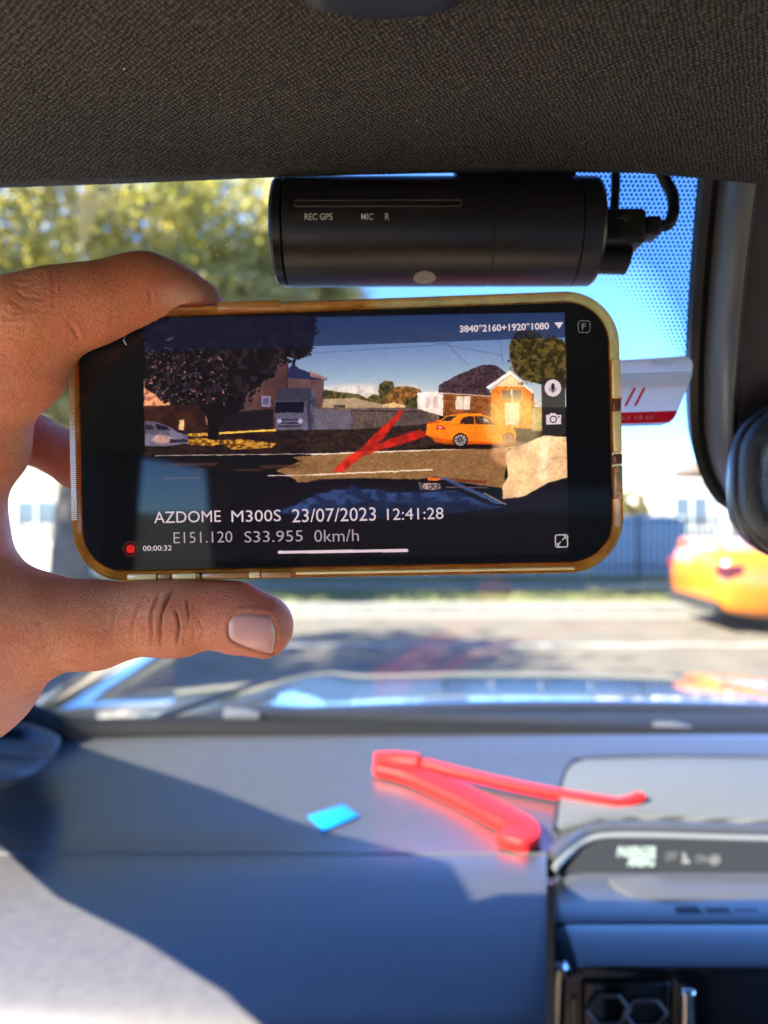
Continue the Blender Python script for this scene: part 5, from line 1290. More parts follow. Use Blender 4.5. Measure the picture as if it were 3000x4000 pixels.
fill(B_((915, 570), (1010, 490), (1118, 578), (1118, 760), (915, 745)), (226, 142, 48), 1.5, tex=(6, 32), col2=(206, 122, 40)); fill(B_((945, 548), (1010, 495), (1085, 552)), (238, 204, 160), 1.5)
fill(B_((890, 553), (1010, 470), (1130, 576), (1122, 584), (1010, 490), (903, 562)), (250, 226, 208), 1.2)
fill(B_((975, 568), (1066, 568), (1066, 612), (975, 612)), (120, 110, 90), 2); fill(B_((985, 630), (1055, 630), (1055, 740), (985, 740)), (238, 210, 190), 3); fill(line(B_((1020, 560))[0], B_((1020, 740))[0], 3), (246, 226, 205), 2)
for k in range(26): x = 680 + k * 10; fill(line(B_((x, 676))[0], B_((x, 700))[0], 1.2), (40, 26, 24), 1, .8)
fill(B_((1120, 660), (1170, 650), (1170, 770), (1120, 770)), (206, 186, 120), 4, .8)
# right tree
fill(B_((1008, 400), (1010, 330), (1040, 280), (1090, 268), (1140, 275), (1180, 310), (1230, 300), (1290, 330), (1292, 560), (1200, 545), (1130, 530), (1080, 520), (1030, 480), (1020, 440)), (44, 38, 16), 2.5, tex=(9, 33, 1, .5, 9), col2=(92, 76, 34))
for k in range(70):
    p = B_((rg.uniform(1005, 1290), rg.uniform(280, 540)))[0]; r_ = rg.uniform(1.5, 4); fill([(p[0] + r_ * math.cos(a), p[1] + r_ * math.sin(a)) for a in np.linspace(0, 6.28, 6, endpoint=False)], [(28, 26, 12), (120, 96, 42)][k % 2], 1.3, .6)
# road
R0 = A_((1210, 1050), (1350, 998), (1300, 975), (1500, 962), (1659, 950)) + B_((300, 880), (700, 862), (1000, 852), (1000, 900), (980, 1000), (1000, 1060), (640, 1010), (560, 1020), (260, 1010), (60, 1020), (-60, 1060)) + A_((1330, 1112), (1290, 1080))
fill(R0, (150, 108, 66), 2.5, tex=(3, 34, .8, .5, 5), col2=(128, 90, 56))
for (a, b2, c_, d) in ((640, 1010, 850, 14), (780, 1040, 640, 10), (980, 1042, 1100, 8), (600, 1085, 760, 12), (1120, 1020, 1290, 16)): fill(A_((a, b2), (max(a, c_) + 60, b2 - 4), (max(a, c_) + 30, b2 + d), (a + 20, b2 + d + 2)), (78, 46, 34), 3, .7)
fill(line(A_((560, 968))[0], A_((1659, 956))[0], 1.8), (170, 150, 140), 1); fill(line(B_((20, 888))[0], B_((560, 868))[0], 2.8), (240, 214, 190), 1); fill(line(B_((560, 868))[0], B_((1080, 852))[0], 2.4), (226, 196, 160), 1)
fill(line(A_((1170, 1076))[0], A_((1480, 1074))[0], 2.6), (190, 166, 158), 1.2); fill(line(B_((0, 990))[0], B_((625, 964))[0], 3.0), (236, 208, 180), 1.2)
# orange car
fill(ell(*B_((800, 848))[0], 92, 6), (24, 14, 12), 3)
fill(B_((592, 790), (596, 738), (625, 726), (668, 712), (700, 694), (760, 684), (860, 684), (905, 700), (960, 738), (1025, 752), (1042, 785), (1038, 826), (980, 836), (800, 834), (690, 830), (640, 826), (618, 800)), (244, 126, 22), 1.5, grad=(252, 140, 26))
fill(B_((592, 795), (690, 812), (960, 830), (1030, 828), (1030, 838), (690, 838), (640, 828), (616, 806)), (186, 80, 16), 2, .8)
fill(B_((668, 720), (700, 698), (748, 694), (715, 722)), (38, 34, 40), 1.3)
fill(B_((758, 736), (775, 706), (800, 697), (868, 697), (905, 710), (930, 740)), (44, 30, 24), 1.3, tex=(8, 40), col2=(86, 62, 50)); fill(line(B_((830, 697))[0], B_((835, 738))[0], 2.2), (236, 120, 22), 1)
fill(B_((876, 705), (900, 712), (905, 728), (878, 726)), (176, 166, 158), 1.5); fill(B_((600, 728), (660, 722), (664, 730), (600, 736)), (200, 88, 14), 1)
fill(B_((640, 762), (650, 742), (682, 748), (692, 764)), (186, 34, 40), 1.3); fill(B_((655, 748), (672, 750), (672, 758), (655, 757)), (236, 190, 180), 1.2)
fill(line(B_((700, 740))[0], B_((980, 756))[0], 1.4), (214, 98, 14), 1.2, .8); fill(line(B_((838, 740))[0], B_((845, 825))[0], 1.2), (206, 92, 14), 1, .8)
for (x, y, r_) in ((763, 816, 16), (1005, 808, 13)):
    p = B_((x, y))[0]; a_ = 1 if x < 900 else .6
    fill(ell(p[0], p[1], r_, r_), (22, 14, 12), 1.2, a_); fill(ell(p[0], p[1], r_ * .76, r_ * .76), (176, 168, 166), 1.2, a_)
    for s in range(10):
        a = s * math.pi / 5 + .2; fill(line((p[0] + 2 * math.cos(a), p[1] + 2 * math.sin(a)), (p[0] + r_ * .7 * math.cos(a), p[1] + r_ * .7 * math.sin(a)), 2.4), (46, 36, 34), .9, a_)
    fill(ell(p[0], p[1], 2.6, 2.6), (120, 110, 108), 1, a_)
# veil of light and the pale reflection at right
fill(ell(*B_((1030, 730))[0], 62, 66), (252, 216, 150), 26, .50); fill(ell(*B_((1010, 880))[0], 40, 30), (236, 190, 140), 12, .45)
fill(B_((970, 1112), (975, 1042), (1002, 1000), (988, 900), (1000, 872), (1090, 832), (1180, 792), (1292, 800), (1297, 1004), (1200, 1030), (1080, 1096), (1000, 1118)), (232, 198, 156), 2.5, tex=(60, 41, 1, .5, 2), col2=(214, 176, 138))
fill(B_((1200, 905), (1292, 895), (1292, 905), (1200, 915)), (190, 152, 120), 2, .8); fill(B_((1165, 800), (1205, 800), (1190, 1010), (1150, 1030)), (244, 216, 190), 8, .6)
# bonnet with its reflections
fill(A_((1040, 1250), (1200, 1160), (1330, 1112), (1500, 1098)) + B_((-40, 1030), (60, 1012), (260, 1006), (560, 1012), (640, 1000), (760, 1030), (975, 1110), (1080, 1098), (1200, 1032), (1297, 1005), (1300, 1145), (900, 1180), (300, 1210), (-500, 1215)), (20, 15, 24), 3)
fill(B_((-200, 1180), (-60, 1140), (40, 1085), (110, 1075), (120, 1062), (200, 1062), (225, 1035), (250, 1060), (370, 1062), (400, 1075), (560, 1078), (740, 1066), (860, 1120), (980, 1150), (700, 1180), (300, 1205)), (42, 60, 104), 3, tex=(24, 42, .6), col2=(26, 32, 66))
fill(B_((-150, 1200), (300, 1120), (800, 1130), (950, 1160), (500, 1200)), (18, 20, 44), 12, .8)
fill(B_((556, 1030), (660, 1032), (664, 1064), (560, 1062)), (196, 170, 158), 2, tex=(4, 43), col2=(80, 64, 70)); fill(B_((600, 1002), (680, 1008), (640, 1020), (600, 1016)), (220, 110, 40), 1.5); fill(B_((700, 1006), (900, 1020), (890, 1034), (740, 1024)), (120, 56, 34), 2.5)
fill(B_((650, 1000), (690, 1002), (1000, 1138), (940, 1134)), (62, 88, 140), 2.5, .8); fill(line(B_((880, 1080))[0], B_((990, 1140))[0], 2), (190, 160, 140), 1.3, .8)
fill(B_((690, 1048), (900, 1050), (900, 1056), (690, 1054)), (90, 70, 84), 1.5)
# reflection of the red clip in the windscreen
fill(B_((126, 972), (190, 908), (262, 862), (330, 790), (446, 690), (452, 672), (478, 664), (470, 690), (420, 758), (352, 836), (440, 800), (560, 764), (592, 778), (588, 800), (470, 838), (360, 866), (270, 900), (176, 976)), (214, 38, 22), 3.5, .88, tex=(26, 44), col2=(170, 30, 24))
# video softness: ragged edges, compression mottling, bloom
dxn = (noise((RZ, RX), 11, 51) - .5) * 7 + (noise((RZ, RX), 4, 52) - .5) * 3; dyn = (noise((RZ, RX), 11, 53) - .5) * 4 + (noise((RZ, RX), 4, 54) - .5) * 2
yy_, xx_ = np.mgrid[0:RZ, 0:RX]; vm = mask(VID, 1); vmf = np.zeros((RZ, RX), np.float32); vmf[vm[0], vm[1]] = vm[2]; vmf = vmf[..., None]
wimg = img[np.clip(yy_ + dyn, 0, RZ - 1).astype(int), np.clip(xx_ + dxn, 0, RX - 1).astype(int)]
wimg = .7 * wimg + .3 * img
mot = (1 + (noise((RZ, RX), 26, 55) - .5) * .22 + (noise((RZ, RX), 7, 56) - .5) * .25 + (noise((RZ, RX), 2.2, 57) - .5) * .22)[..., None]
skym = np.clip((wimg[..., 2:3] - .42) * 6, 0, 1) * np.clip((wimg[..., 2:3] + .08 - wimg[..., 0:1]) * 8, 0, 1); mot = 1 + (mot - 1) * (1 - .85 * skym)
wimg = wimg * mot
glowi = np.stack([blur(np.maximum(wimg[..., c], .55) - .55, 22) for c in range(3)], -1)
wimg = np.clip(wimg + glowi * .45 + np.array((.018, .012, .010)), 0, 1)
img = img * (1 - vmf) + wimg * vmf
# app bars
fill([(311, 688), (1222, 673), (1222, 729), (664, 748), (311, 762)], (16, 22, 52), 1.5, .60)
fill(B_((1166, 508), (1285, 505), (1290, 790), (1172, 792)), (48, 42, 40), 2, .86)
# symbols
wht_ = (222, 204, 208)
fill(ell(*B_((1225, 556))[0], 18, 18.5), wht_, 1.2)
c0 = B_((1225, 551))[0]; fill(ell(c0[0], c0[1], 4.2, 8), (52, 44, 48), .9); fill(line((c0[0], c0[1] + 8), (c0[0], c0[1] + 14), 1.6), (52, 44, 48), .8)
for s in range(8): a = math.pi * s / 8; a1 = math.pi * (s + 1) / 8; fill(line((c0[0] + 7 * math.cos(a), c0[1] + 2 + 8 * math.sin(a)), (c0[0] + 7 * math.cos(a1), c0[1] + 2 + 8 * math.sin(a1)), 1.5), (52, 44, 48), .7)
fill(B_((1190, 690), (1207, 690), (1212, 681), (1238, 681), (1244, 690), (1266, 690), (1266, 736), (1191, 738)), wht_, 1.2)
c0 = B_((1227, 712))[0]; fill(ell(*c0, 8, 8), (60, 50, 52), 1); fill(ell(*c0, 5.6, 5.6), wht_, 1); fill(B_((1249, 697), (1259, 697), (1259, 702), (1249, 702)), (60, 50, 52), .8)
fill(B_((1232, 230), (1277, 227), (1256, 261)), wht_, 1.1)
for a, b2 in (((1124, 686), (1143, 715)), ((1143, 715), (1126, 748))): fill(line(B_(a)[0], B_(b2)[0], 2.2), (236, 224, 200), 1, .8)
def rect_outline(cu, cv, s, w, col, r=.2):
    q = rrect(s, s, s * r, 5, cu, cv); 
    for i in range(len(q)): fill(line(q[i], q[(i + 1) % len(q)], w), col, .8)
rect_outline(1261.6, 705.5, 25, 1.5, (120, 112, 116)); rect_outline(1213.0, 1168.5, 26, 2.6, (206, 190, 196), .12)
for s in (1, -1):
    c0 = (1213.0, 1168.5); fill(line((c0[0] + s * 1.5, c0[1] - s * 1.5), (c0[0] + s * 9, c0[1] - s * 9), 2.0), (206, 190, 196), .8)
    fill([(c0[0] + s * 10, c0[1] - s * 10), (c0[0] + s * 3.5, c0[1] - s * 10), (c0[0] + s * 10, c0[1] - s * 3.5)], (206, 190, 196), .8)
fill(line((267, 733), (274, 722), 1.3), (110, 104, 106), .8); fill(line((266, 733), (273, 746), 1.5), (190, 180, 184), .8)
hb = [(p[0] * math.cos(-.0145) - p[1] * math.sin(-.0145) + 741, p[0] * math.sin(-.0145) + p[1] * math.cos(-.0145) + 1191) for p in rrect(282, 6.6, 3.2, 6)]
fill(hb, (224, 200, 206), 1.0)
fill(ell(282, 1186, 16, 16), (128, 26, 26), 1); fill(ell(282, 1186, 14.4, 14.4), (24, 12, 14), 1); fill([(p[0] + 282, p[1] + 1186) for p in rrect(18, 18, 7, 5)], (206, 32, 22), 1)
# streak of light on the glass, painted into the picture
fill(A_((620, 342), (655, 325), (662, 335), (630, 350)), (96, 84, 92), 2, .7)
img = blur(img[..., 0], 1)[..., None] * [1, 0, 0] + blur(img[..., 1], 1)[..., None] * [0, 1, 0] + blur(img[..., 2], 1)[..., None] * [0, 0, 1]
img = img * (1 + rg.normal(0, .035, (RZ, RX, 1))) + rg.normal(0, .004, (RZ, RX, 3))
pic = bpy.data.images.new('screen_picture', RX, RZ, alpha=False)
buf = np.ones((RZ, RX, 4), np.float32); buf[..., :3] = np.clip(img, 0, 1); pic.pixels.foreach_set(buf.ravel()); pic.update(); pic.pack()
scm = bpy.data.materials.new('display'); scm.use_nodes = True; n = scm.node_tree.nodes; L = scm.node_tree.links; b = n['Principled BSDF']
ti = n.new('ShaderNodeTexImage'); ti.image = pic; ti.extension = 'EXTEND'; uvn = n.new('ShaderNodeUVMap'); uvn.uv_map = 'UVMap'; L.new(uvn.outputs[0], ti.inputs[0])
b.inputs['Base Color'].default_value = (.006, .006, .007, 1); b.inputs['Roughness'].default_value = .03; b.inputs['Specular IOR Level'].default_value = .5
L.new(ti.outputs[0], b.inputs['Emission Color']); SCREEN_GAIN = 1.0 / 2 ** EXPOSURE; b.inputs['Emission Strength'].default_value = SCREEN_GAIN * 1.03
me = bpy.data.meshes.new('screen'); pr = rrect(GW, GH, CR - .0034, 14); nn = len(pr)
V = [(p[0], .0012, p[1]) for p in pr] + [(p[0] * (1 + .0004 / abs(GW / 2)), .0022, p[1]) for p in pr]
me.from_pydata(V, [], [tuple(range(nn))] + [(i, nn + i, nn + (i + 1) % nn, (i + 1) % nn) for i in range(nn)] + [tuple(range(2 * nn - 1, nn - 1, -1))])
uvl = me.uv_layers.new(name='UVMap')
for lp in me.loops: co = me.vertices[lp.vertex_index].co; uvl.data[lp.index].uv = (co.x / GW + .5, co.z / GH + .5)
me.materials.append(scm); scr = bpy.data.objects.new('screen', me); C.objects.link(scr); scr.parent = phone
# crisp lettering on the display
tm = pbr('screen_text', (0, 0, 0), emit=(lin(214, 194, 200), SCREEN_GAIN)); tm2 = pbr('screen_text_dim', (0, 0, 0), emit=(lin(170, 152, 160), SCREEN_GAIN)); tm3 = pbr('screen_text_faint', (0, 0, 0), emit=(lin(120, 112, 116), SCREEN_GAIN))
def stext(s_, u0, u1, v0, v1, vc0=None, mat=tm, bold=0.0, sp=1.0):
    a, b2 = px2ph(u0, v0, .0011), px2ph(u1, v1, .0011); h = px2ph(u0, v0 - vc0 / 2, .0011)[1] - px2ph(u0, v0 + vc0 / 2, .0011)[1]
    vs, fs = text_mesh(s_, b2[0] - a[0], h, bold=bold, font_space=sp); cx_, cz_ = (a[0] + b2[0]) / 2, (a[1] + b2[1]) / 2
    x = MB().add([(p[0] + cx_, .00105, p[2] + cz_) for p in vs], fs).build('lettering', mat, phone, world=False, smooth=False); x.parent = scr
for s_, u0, u1 in (('AZDOME', 333, 477), ('M300S', 500, 607), ('23/07/2023', 631, 812), ('12:41:28', 836, 958)):
    va = lambda u: 1116.5 - (u - 400) * .0135
    stext(s_, u0, u1, va(u0), va(u1), 25 if '/' not in s_ else 29, mat=tm, bold=.0)
for s_, u0, u1 in (('E151.120', 375, 502), ('S33.955', 528, 654), ('0km/h', 679, 775)):
    va = lambda u: 1161 - (u - 400) * .0125
    stext(s_, u0, u1, va(u0), va(u1), 24 if '/' not in s_ else 26, mat=tm2, bold=-.006)
stext('3840*2160+1920*1080', 993, 1186, 709.5, 705, 16, bold=.03)
stext('00:00:32', 309, 371, 1184.5, 1183.5, 11.5, bold=.004)
stext('F', 1257, 1266, 705.5, 705.2, 13, mat=tm3)
# ------------------------------------------------------------------ the hand: one continuous surface from a distance field
person = thing('person', 'left hand and bare forearm of a person gripping the phone by its end', 'person', (-.2, .12, CZ - .1))
def H(u, v, d):
    p = W(u, v, d / 1000); return np.array((p.x, p.y, p.z - CZ)) * 1000
VX = 1.0
g0 = np.array((-215., 60., -150.)); g1_ = np.array((-18., 285., 78.)); dims = np.ceil((g1_ - g0) / VX).astype(int) + 1
def field(): return np.full(tuple(dims), 60.0, np.float32)
axs = [(g0[i] + VX * np.arange(dims[i])).astype(np.float32) for i in range(3)]
def cone(F, a, b, ra, rb, k=0.0, sy=1.0):
    """blend a tapered capsule into F (smooth minimum radius k); sy squashes depth"""
    a, b = np.array(a, float), np.array(b, float); R_ = max(ra, rb) * max(1, sy) + k + 14
    lo, hi = np.minimum(a, b) - R_, np.maximum(a, b) + R_
    s = tuple(slice(max(0, int((lo[i] - g0[i]) / VX)), max(0, min(dims[i], int((hi[i] - g0[i]) / VX) + 2))) for i in range(3))
    if any(q.stop <= q.start for q in s): return
    X_, Y_, Z_ = np.meshgrid(axs[0][s[0]], axs[1][s[1]], axs[2][s[2]], indexing='ij')
    ab = b - a; l2 = ab.dot(ab) + 1e-9; px_, py_, pz_ = X_ - a[0], Y_ - a[1], Z_ - a[2]
    t = np.clip((px_ * ab[0] + py_ * ab[1] + pz_ * ab[2]) / l2, 0, 1)
    d = np.sqrt((px_ - t * ab[0]) ** 2 + ((py_ - t * ab[1]) / sy) ** 2 + (pz_ - t * ab[2]) ** 2) - (ra + (rb - ra) * t)
    f = F[s]
    if k <= 0: F[s] = np.minimum(f, d)
    else:
        h = np.clip(.5 + .5 * (f - d) / k, 0, 1); F[s] = f * (1 - h) + d * h - k * h * (1 - h)
def chain(F, pts, k, sy=1.0):
    for (a, ra), (b, rb) in zip(pts[:-1], pts[1:]): cone(F, a, b, ra, rb, k, sy)
def smin(F, G, k):
    h = np.clip(.5 + .5 * (F - G) / k, 0, 1); return F * (1 - h) + G * h - k * h * (1 - h)
px = lambda r, d: r * d / 1659
palm = field()
# palm slab, web, thenar
Wr = H(-330, 1560, 225)
iM, mM, rM, lM = H(-105, 955, 212), H(-170, 960, 236), H(-190, 1010, 254), H(-190, 1090, 268)
for q, r in ((iM, 13.2), (mM, 13), (rM, 12.5), (lM, 11.5)):
    cone(palm, q, Wr, r, 20, 14)
th = H(-135, 1405, 214)
cone(palm, H(-45, 960, 211), H(-146, 1070, 210), 13.2, 13.6, 8)
cone(palm, H(-146, 1070, 210), H(-142, 1180, 210), 13.6, 17.0, 8)
cone(palm, H(-142, 1180, 210), th, 17.0, 27.5, 9)
cone(palm, th, Wr, 27.5, 24, 10)
cone(palm, Wr, Wr + np.array((-60, -75, -95.)), 24, 30, 8)
# thumb
T_p = [(H(-75, 1345, 209), 17.5), (H(60, 1350, 210), 14.2), (H(205, 1350, 212), 11.6), (H(300, 1332, 213), 9.9), (H(372, 1323, 213), 9.55), (H(430, 1323, 213), 9.0), (H(500, 1330, 213), 9.0), (H(562, 1349, 213), 8.6)]
thumb = field(); chain(thumb, T_p, 4)
cone(thumb, H(520, 1350, 214), H(572, 1356, 214), 7.8, 7.2, 3)          # broad pad side
for q in ((345, 1332, 211), (388, 1332, 211)): cone(thumb, H(*q), H(q[0] + 4, q[1] + 30, 212), 8.6, 7.2, 3)   # knuckle folds
palm = smin(palm, thumb, 9)
# index finger
ind = field()
chain(ind, [(iM, 13.2), (H(0, 822, 206), 11.9), (H(66, 704, 203.5), 11.8), (H(130, 670, 204.5), 10.6), (H(205, 655, 207), 9.9), (H(285, 634, 211), 9.5), (H(322, 628, 213), 9.3), (H(372, 640, 216), 8.0), (H(425, 660, 218.5), 7.4)], 4)
cone(ind, H(40, 668, 204), H(80, 668, 204), 8.6, 8.6, 4)               # knuckle
cone(ind, H(112, 722, 206), H(72, 800, 206), 6.0, 9.0, 5)              # soft pad near the palm
cone(ind, H(240, 664, 210), H(150, 694, 206), 6.2, 7.4, 4)
# other fingers round the back
oth = field()
chain(oth, [(mM, 12.5), (H(-70, 760, 232), 10.6), (H(-12, 672, 229), 10.2), (H(70, 700, 236), 9), (H(170, 768, 238), 8.6), (H(300, 800, 234), 8)], 3)
chain(oth, [(rM, 12), (H(-110, 860, 254), 9.6), (H(-30, 912, 257), 8.4), (H(75, 950, 250), 7.7), (H(175, 1000, 241), 8.2), (H(300, 1020, 234), 7.6)], 3)
chain(oth, [(lM, 11), (H(-150, 1010, 272), 8.6), (H(-75, 1030, 274), 7.6), (H(-50, 1060, 262), 7.0)], 3)
F = smin(palm, ind, 6); F = smin(F, oth, 4)
# the phone presses its own shape into the fingers
Mi3 = np.array(Mi); X_, Y_, Z_ = np.meshgrid(*[a / 1000 for a in axs], indexing='ij'); Z_ = Z_ + CZ
lx = (Mi3[0, 0] * X_ + Mi3[0, 1] * Y_ + Mi3[0, 2] * Z_ + Mi3[0, 3]); ly = (Mi3[1, 0] * X_ + Mi3[1, 1] * Y_ + Mi3[1, 2] * Z_ + Mi3[1, 3]); lz = (Mi3[2, 0] * X_ + Mi3[2, 1] * Y_ + Mi3[2, 2] * Z_ + Mi3[2, 3])
del X_, Y_, Z_
cr = .0145; qx = np.abs(lx) - (PH_W / 2 - cr); qz = np.abs(lz) - (PH_H / 2 - cr)
d2 = np.hypot(np.maximum(qx, 0), np.maximum(qz, 0)) + np.minimum(np.maximum(qx, qz), 0) - cr
dy_ = np.abs(ly - T / 2) - T / 2; rr = .0012
box = np.hypot(np.maximum(d2 + rr, 0), np.maximum(dy_ + rr, 0)) + np.minimum(np.maximum(d2, dy_) + rr, 0) - rr
box *= 1000
G = -(box - .12); h = np.clip(.5 - .5 * (F - G) / 1.2, 0, 1); F = F * (1 - h) + G * h + 1.2 * h * (1 - h)
del lx, ly, lz, qx, qz, d2, dy_, box, G, h

def surface_nets(F):
    s = F < 0; nx, ny, nz = F.shape
    c8 = [(i, j, k) for i in (0, 1) for j in (0, 1) for k in (0, 1)]
    cnt = sum(s[i:nx - 1 + i, j:ny - 1 + j, k:nz - 1 + k].astype(np.int8) for i, j, k in c8)
    act = (cnt > 0) & (cnt < 8); I, J, K = np.nonzero(act); idx = -np.ones(act.shape, np.int64); idx[I, J, K] = np.arange(len(I))
    P = np.zeros((len(I), 3)); N = np.zeros(len(I))
    for a in c8:
        for ax_ in range(3):
            if a[ax_]: continue
            b = list(a); b[ax_] = 1
            fa = F[I + a[0], J + a[1], K + a[2]].astype(float); fb = F[I + b[0], J + b[1], K + b[2]].astype(float); m = (fa < 0) != (fb < 0)
            t = np.where(m, fa / np.where(m, fa - fb, 1), 0); q = np.array(a, float)[None] + np.zeros((len(I), 3)); q[:, ax_] += t
            P += q * m[:, None]; N += m
    P = P / N[:, None] + np.stack([I, J, K], 1); quads = []
    for ax_ in range(3):
        u_, v_ = [(1, 2), (2, 0), (0, 1)][ax_]
        sl0 = [slice(1, n_ - 1) for n_ in F.shape]; sl1 = list(sl0); sl0[ax_] = slice(0, F.shape[ax_] - 1); sl1[ax_] = slice(1, F.shape[ax_])
        a, b = s[tuple(sl0)], s[tuple(sl1)]
        for flip, m in ((False, a & ~b), (True, ~a & b)):
            ii = np.stack(np.nonzero(m), 1)
            for q in range(3):
                if q != ax_: ii[:, q] += 1
            def at(du, dv):
                c = ii.copy(); c[:, u_] -= du; c[:, v_] -= dv; return idx[c[:, 0], c[:, 1], c[:, 2]]
            Q = np.stack([at(1, 1), at(0, 1), at(0, 0), at(1, 0)], 1)
            if flip: Q = Q[:, ::-1]
            quads.append(Q)
    Q = np.concatenate(quads); Q = Q[(Q >= 0).all(1)]
    return P, Q
P, Q = surface_nets(F); P = (P * VX + g0) / 1000; P[:, 2] += CZ
# keep the piece of surface that is the hand; relax a little
def relax(P, Q, it, lam=.5):
    E = np.concatenate([Q[:, [0, 1]], Q[:, [1, 2]], Q[:, [2, 3]], Q[:, [3, 0]]]); E = np.concatenate([E, E[:, ::-1]])
    deg = np.bincount(E[:, 0], minlength=len(P)).astype(float)[:, None]
    for k in range(it):
        for w in (lam, -lam * 1.03):
            S = np.stack([np.bincount(E[:, 0], weights=P[E[:, 1], c], minlength=len(P)) for c in range(3)], 1) / np.maximum(deg, 1); P = P + w * (S - P)
    return P
P = relax(P, Q, 3)
# one Catmull-Clark-like split for the creases
me0 = bpy.data.meshes.new('tmp'); me0.from_pydata(P.tolist(), [], Q.tolist()); ot = bpy.data.objects.new('tmp', me0); C.objects.link(ot)
md = ot.modifiers.new('s', 'SUBSURF'); md.levels = md.render_levels = 1; bpy.context.view_layer.update()
me = bpy.data.meshes.new_from_object(ot.evaluated_get(bpy.context.evaluated_depsgraph_get())); bpy.data.objects.remove(ot); bpy.data.meshes.remove(me0)
me.name = 'hand'; nv = len(me.vertices)
co = np.empty(nv * 3); me.vertices.foreach_get('co', co); co = co.reshape(-1, 3); nr = np.empty(nv * 3); me.vertex_normals.foreach_get('vector', nr); nr = nr.reshape(-1, 3)
U = 829.5 + co[:, 0] / co[:, 1] * 1659; V_ = 1106 - (co[:, 2] - CZ) / co[:, 1] * 1659
front = (nr[:, 1] < .25)
disp = np.zeros(nv); tone = np.zeros(nv)
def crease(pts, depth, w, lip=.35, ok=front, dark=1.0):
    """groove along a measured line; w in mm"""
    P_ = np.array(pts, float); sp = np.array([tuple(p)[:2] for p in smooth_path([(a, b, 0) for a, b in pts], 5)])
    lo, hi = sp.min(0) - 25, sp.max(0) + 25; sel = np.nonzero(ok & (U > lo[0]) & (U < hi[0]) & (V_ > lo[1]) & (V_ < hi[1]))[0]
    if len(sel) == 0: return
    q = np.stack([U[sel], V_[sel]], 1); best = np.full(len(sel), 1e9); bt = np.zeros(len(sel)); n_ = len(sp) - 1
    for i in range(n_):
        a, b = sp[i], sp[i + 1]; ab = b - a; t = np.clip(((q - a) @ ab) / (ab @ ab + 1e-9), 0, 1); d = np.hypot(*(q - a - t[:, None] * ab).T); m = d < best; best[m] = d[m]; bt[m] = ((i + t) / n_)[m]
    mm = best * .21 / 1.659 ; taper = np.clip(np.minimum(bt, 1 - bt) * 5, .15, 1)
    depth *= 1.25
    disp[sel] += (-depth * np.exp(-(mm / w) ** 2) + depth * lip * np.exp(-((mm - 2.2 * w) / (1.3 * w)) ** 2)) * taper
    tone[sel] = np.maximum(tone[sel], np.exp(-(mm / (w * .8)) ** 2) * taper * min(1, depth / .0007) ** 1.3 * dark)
TH = lambda *p: [(276.5 + x * .2667, 1216.6 + y * .2667) for x, y in p]
for p, d, w in ((TH((380, 210), (330, 280), (285, 380), (265, 470), (262, 580), (268, 690)), .62, .42), (TH((375, 370), (400, 430), (412, 500), (405, 590), (385, 670)), .60, .40), (TH((478, 280), (484, 360), (490, 420), (482, 510)), .42, .34),
                (TH((260, 230), (215, 340), (190, 430), (194, 560), (188, 700)), .38, .36), (TH((560, 440), (595, 500), (603, 550), (585, 640)), .20, .3), (TH((150, 250), (90, 360), (50, 450), (35, 560), (36, 690)), .24, .4),
                (TH((528, 480), (530, 560), (524, 650)), .16, .28), (TH((300, 420), (330, 360), (390, 330), (430, 350)), .18, .28), (TH((275, 540), (320, 520), (350, 545), (385, 530)), .20, .25), (TH((335, 640), (350, 580), (395, 560)), .15, .25),
                (TH((420, 480), (455, 520), (480, 500)), .15, .25), (TH((0, 420), (40, 470)), .15, .3), (TH((640, 400), (680, 420), (740, 400)), .10, .25), (TH((120, 480), (135, 600), (110, 690)), .16, .3), (TH((-60, 300), (-110, 420), (-130, 560)), .16, .5), (TH((440, 560), (452, 620), (445, 670)), .2, .25)):
    crease(p, d / 1000, w)
IX = lambda *p: [(x * .3, 525.35 + y * .3) for x, y in p]
for p, d, w in ((IX((100, 330), (180, 385), (260, 395), (330, 410)), .32, .35), (IX((45, 390), (110, 430), (190, 470), (300, 455), (385, 415)), .30, .35), (IX((20, 440), (60, 480), (120, 500), (230, 485), (380, 492)), .26, .3), (IX((0, 520), (60, 545), (130, 545)), .25, .35),
                (IX((385, 215), (384, 330), (392, 420), (390, 500)), .16, .4), (IX((1062, 310), (1082, 370), (1086, 420), (1078, 455)), .40, .45), (IX((485, 560), (520, 610), (550, 655), (580, 720)), .38, .5), (IX((530, 570), (545, 620), (540, 660)), .18, .4),
                (IX((0, 600), (90, 590), (210, 610)), .15, .4), (IX((0, 690), (80, 680), (170, 700)), .14, .4), (IX((80, 290), (150, 310), (210, 300)), .22, .3), (IX((130, 255), (190, 262), (240, 250)), .16, .3),
                (IX((300, 190), (315, 240), (330, 260)), .15, .3), (IX((355, 180), (372, 215), (390, 240)), .15, .3), (IX((230, 1100), (160, 1140), (100, 1220)), .2, .5), (IX((0, 790), (60, 800), (130, 780)), .12, .4), (IX((760, 500), (790, 520)), .1, .4),
                ([(0, 1528), (60, 1500), (110, 1490)], .3, .6), ([(0, 1555), (50, 1532), (95, 1508)], .25, .6), ([(-20, 1500), (60, 1462), (130, 1450), (190, 1442)], .18, .6), ([(60, 1320), (90, 1350), (100, 1400)], .12, .6)):
    crease(p, d / 1000 * .62, w * 1.1, dark=.45)
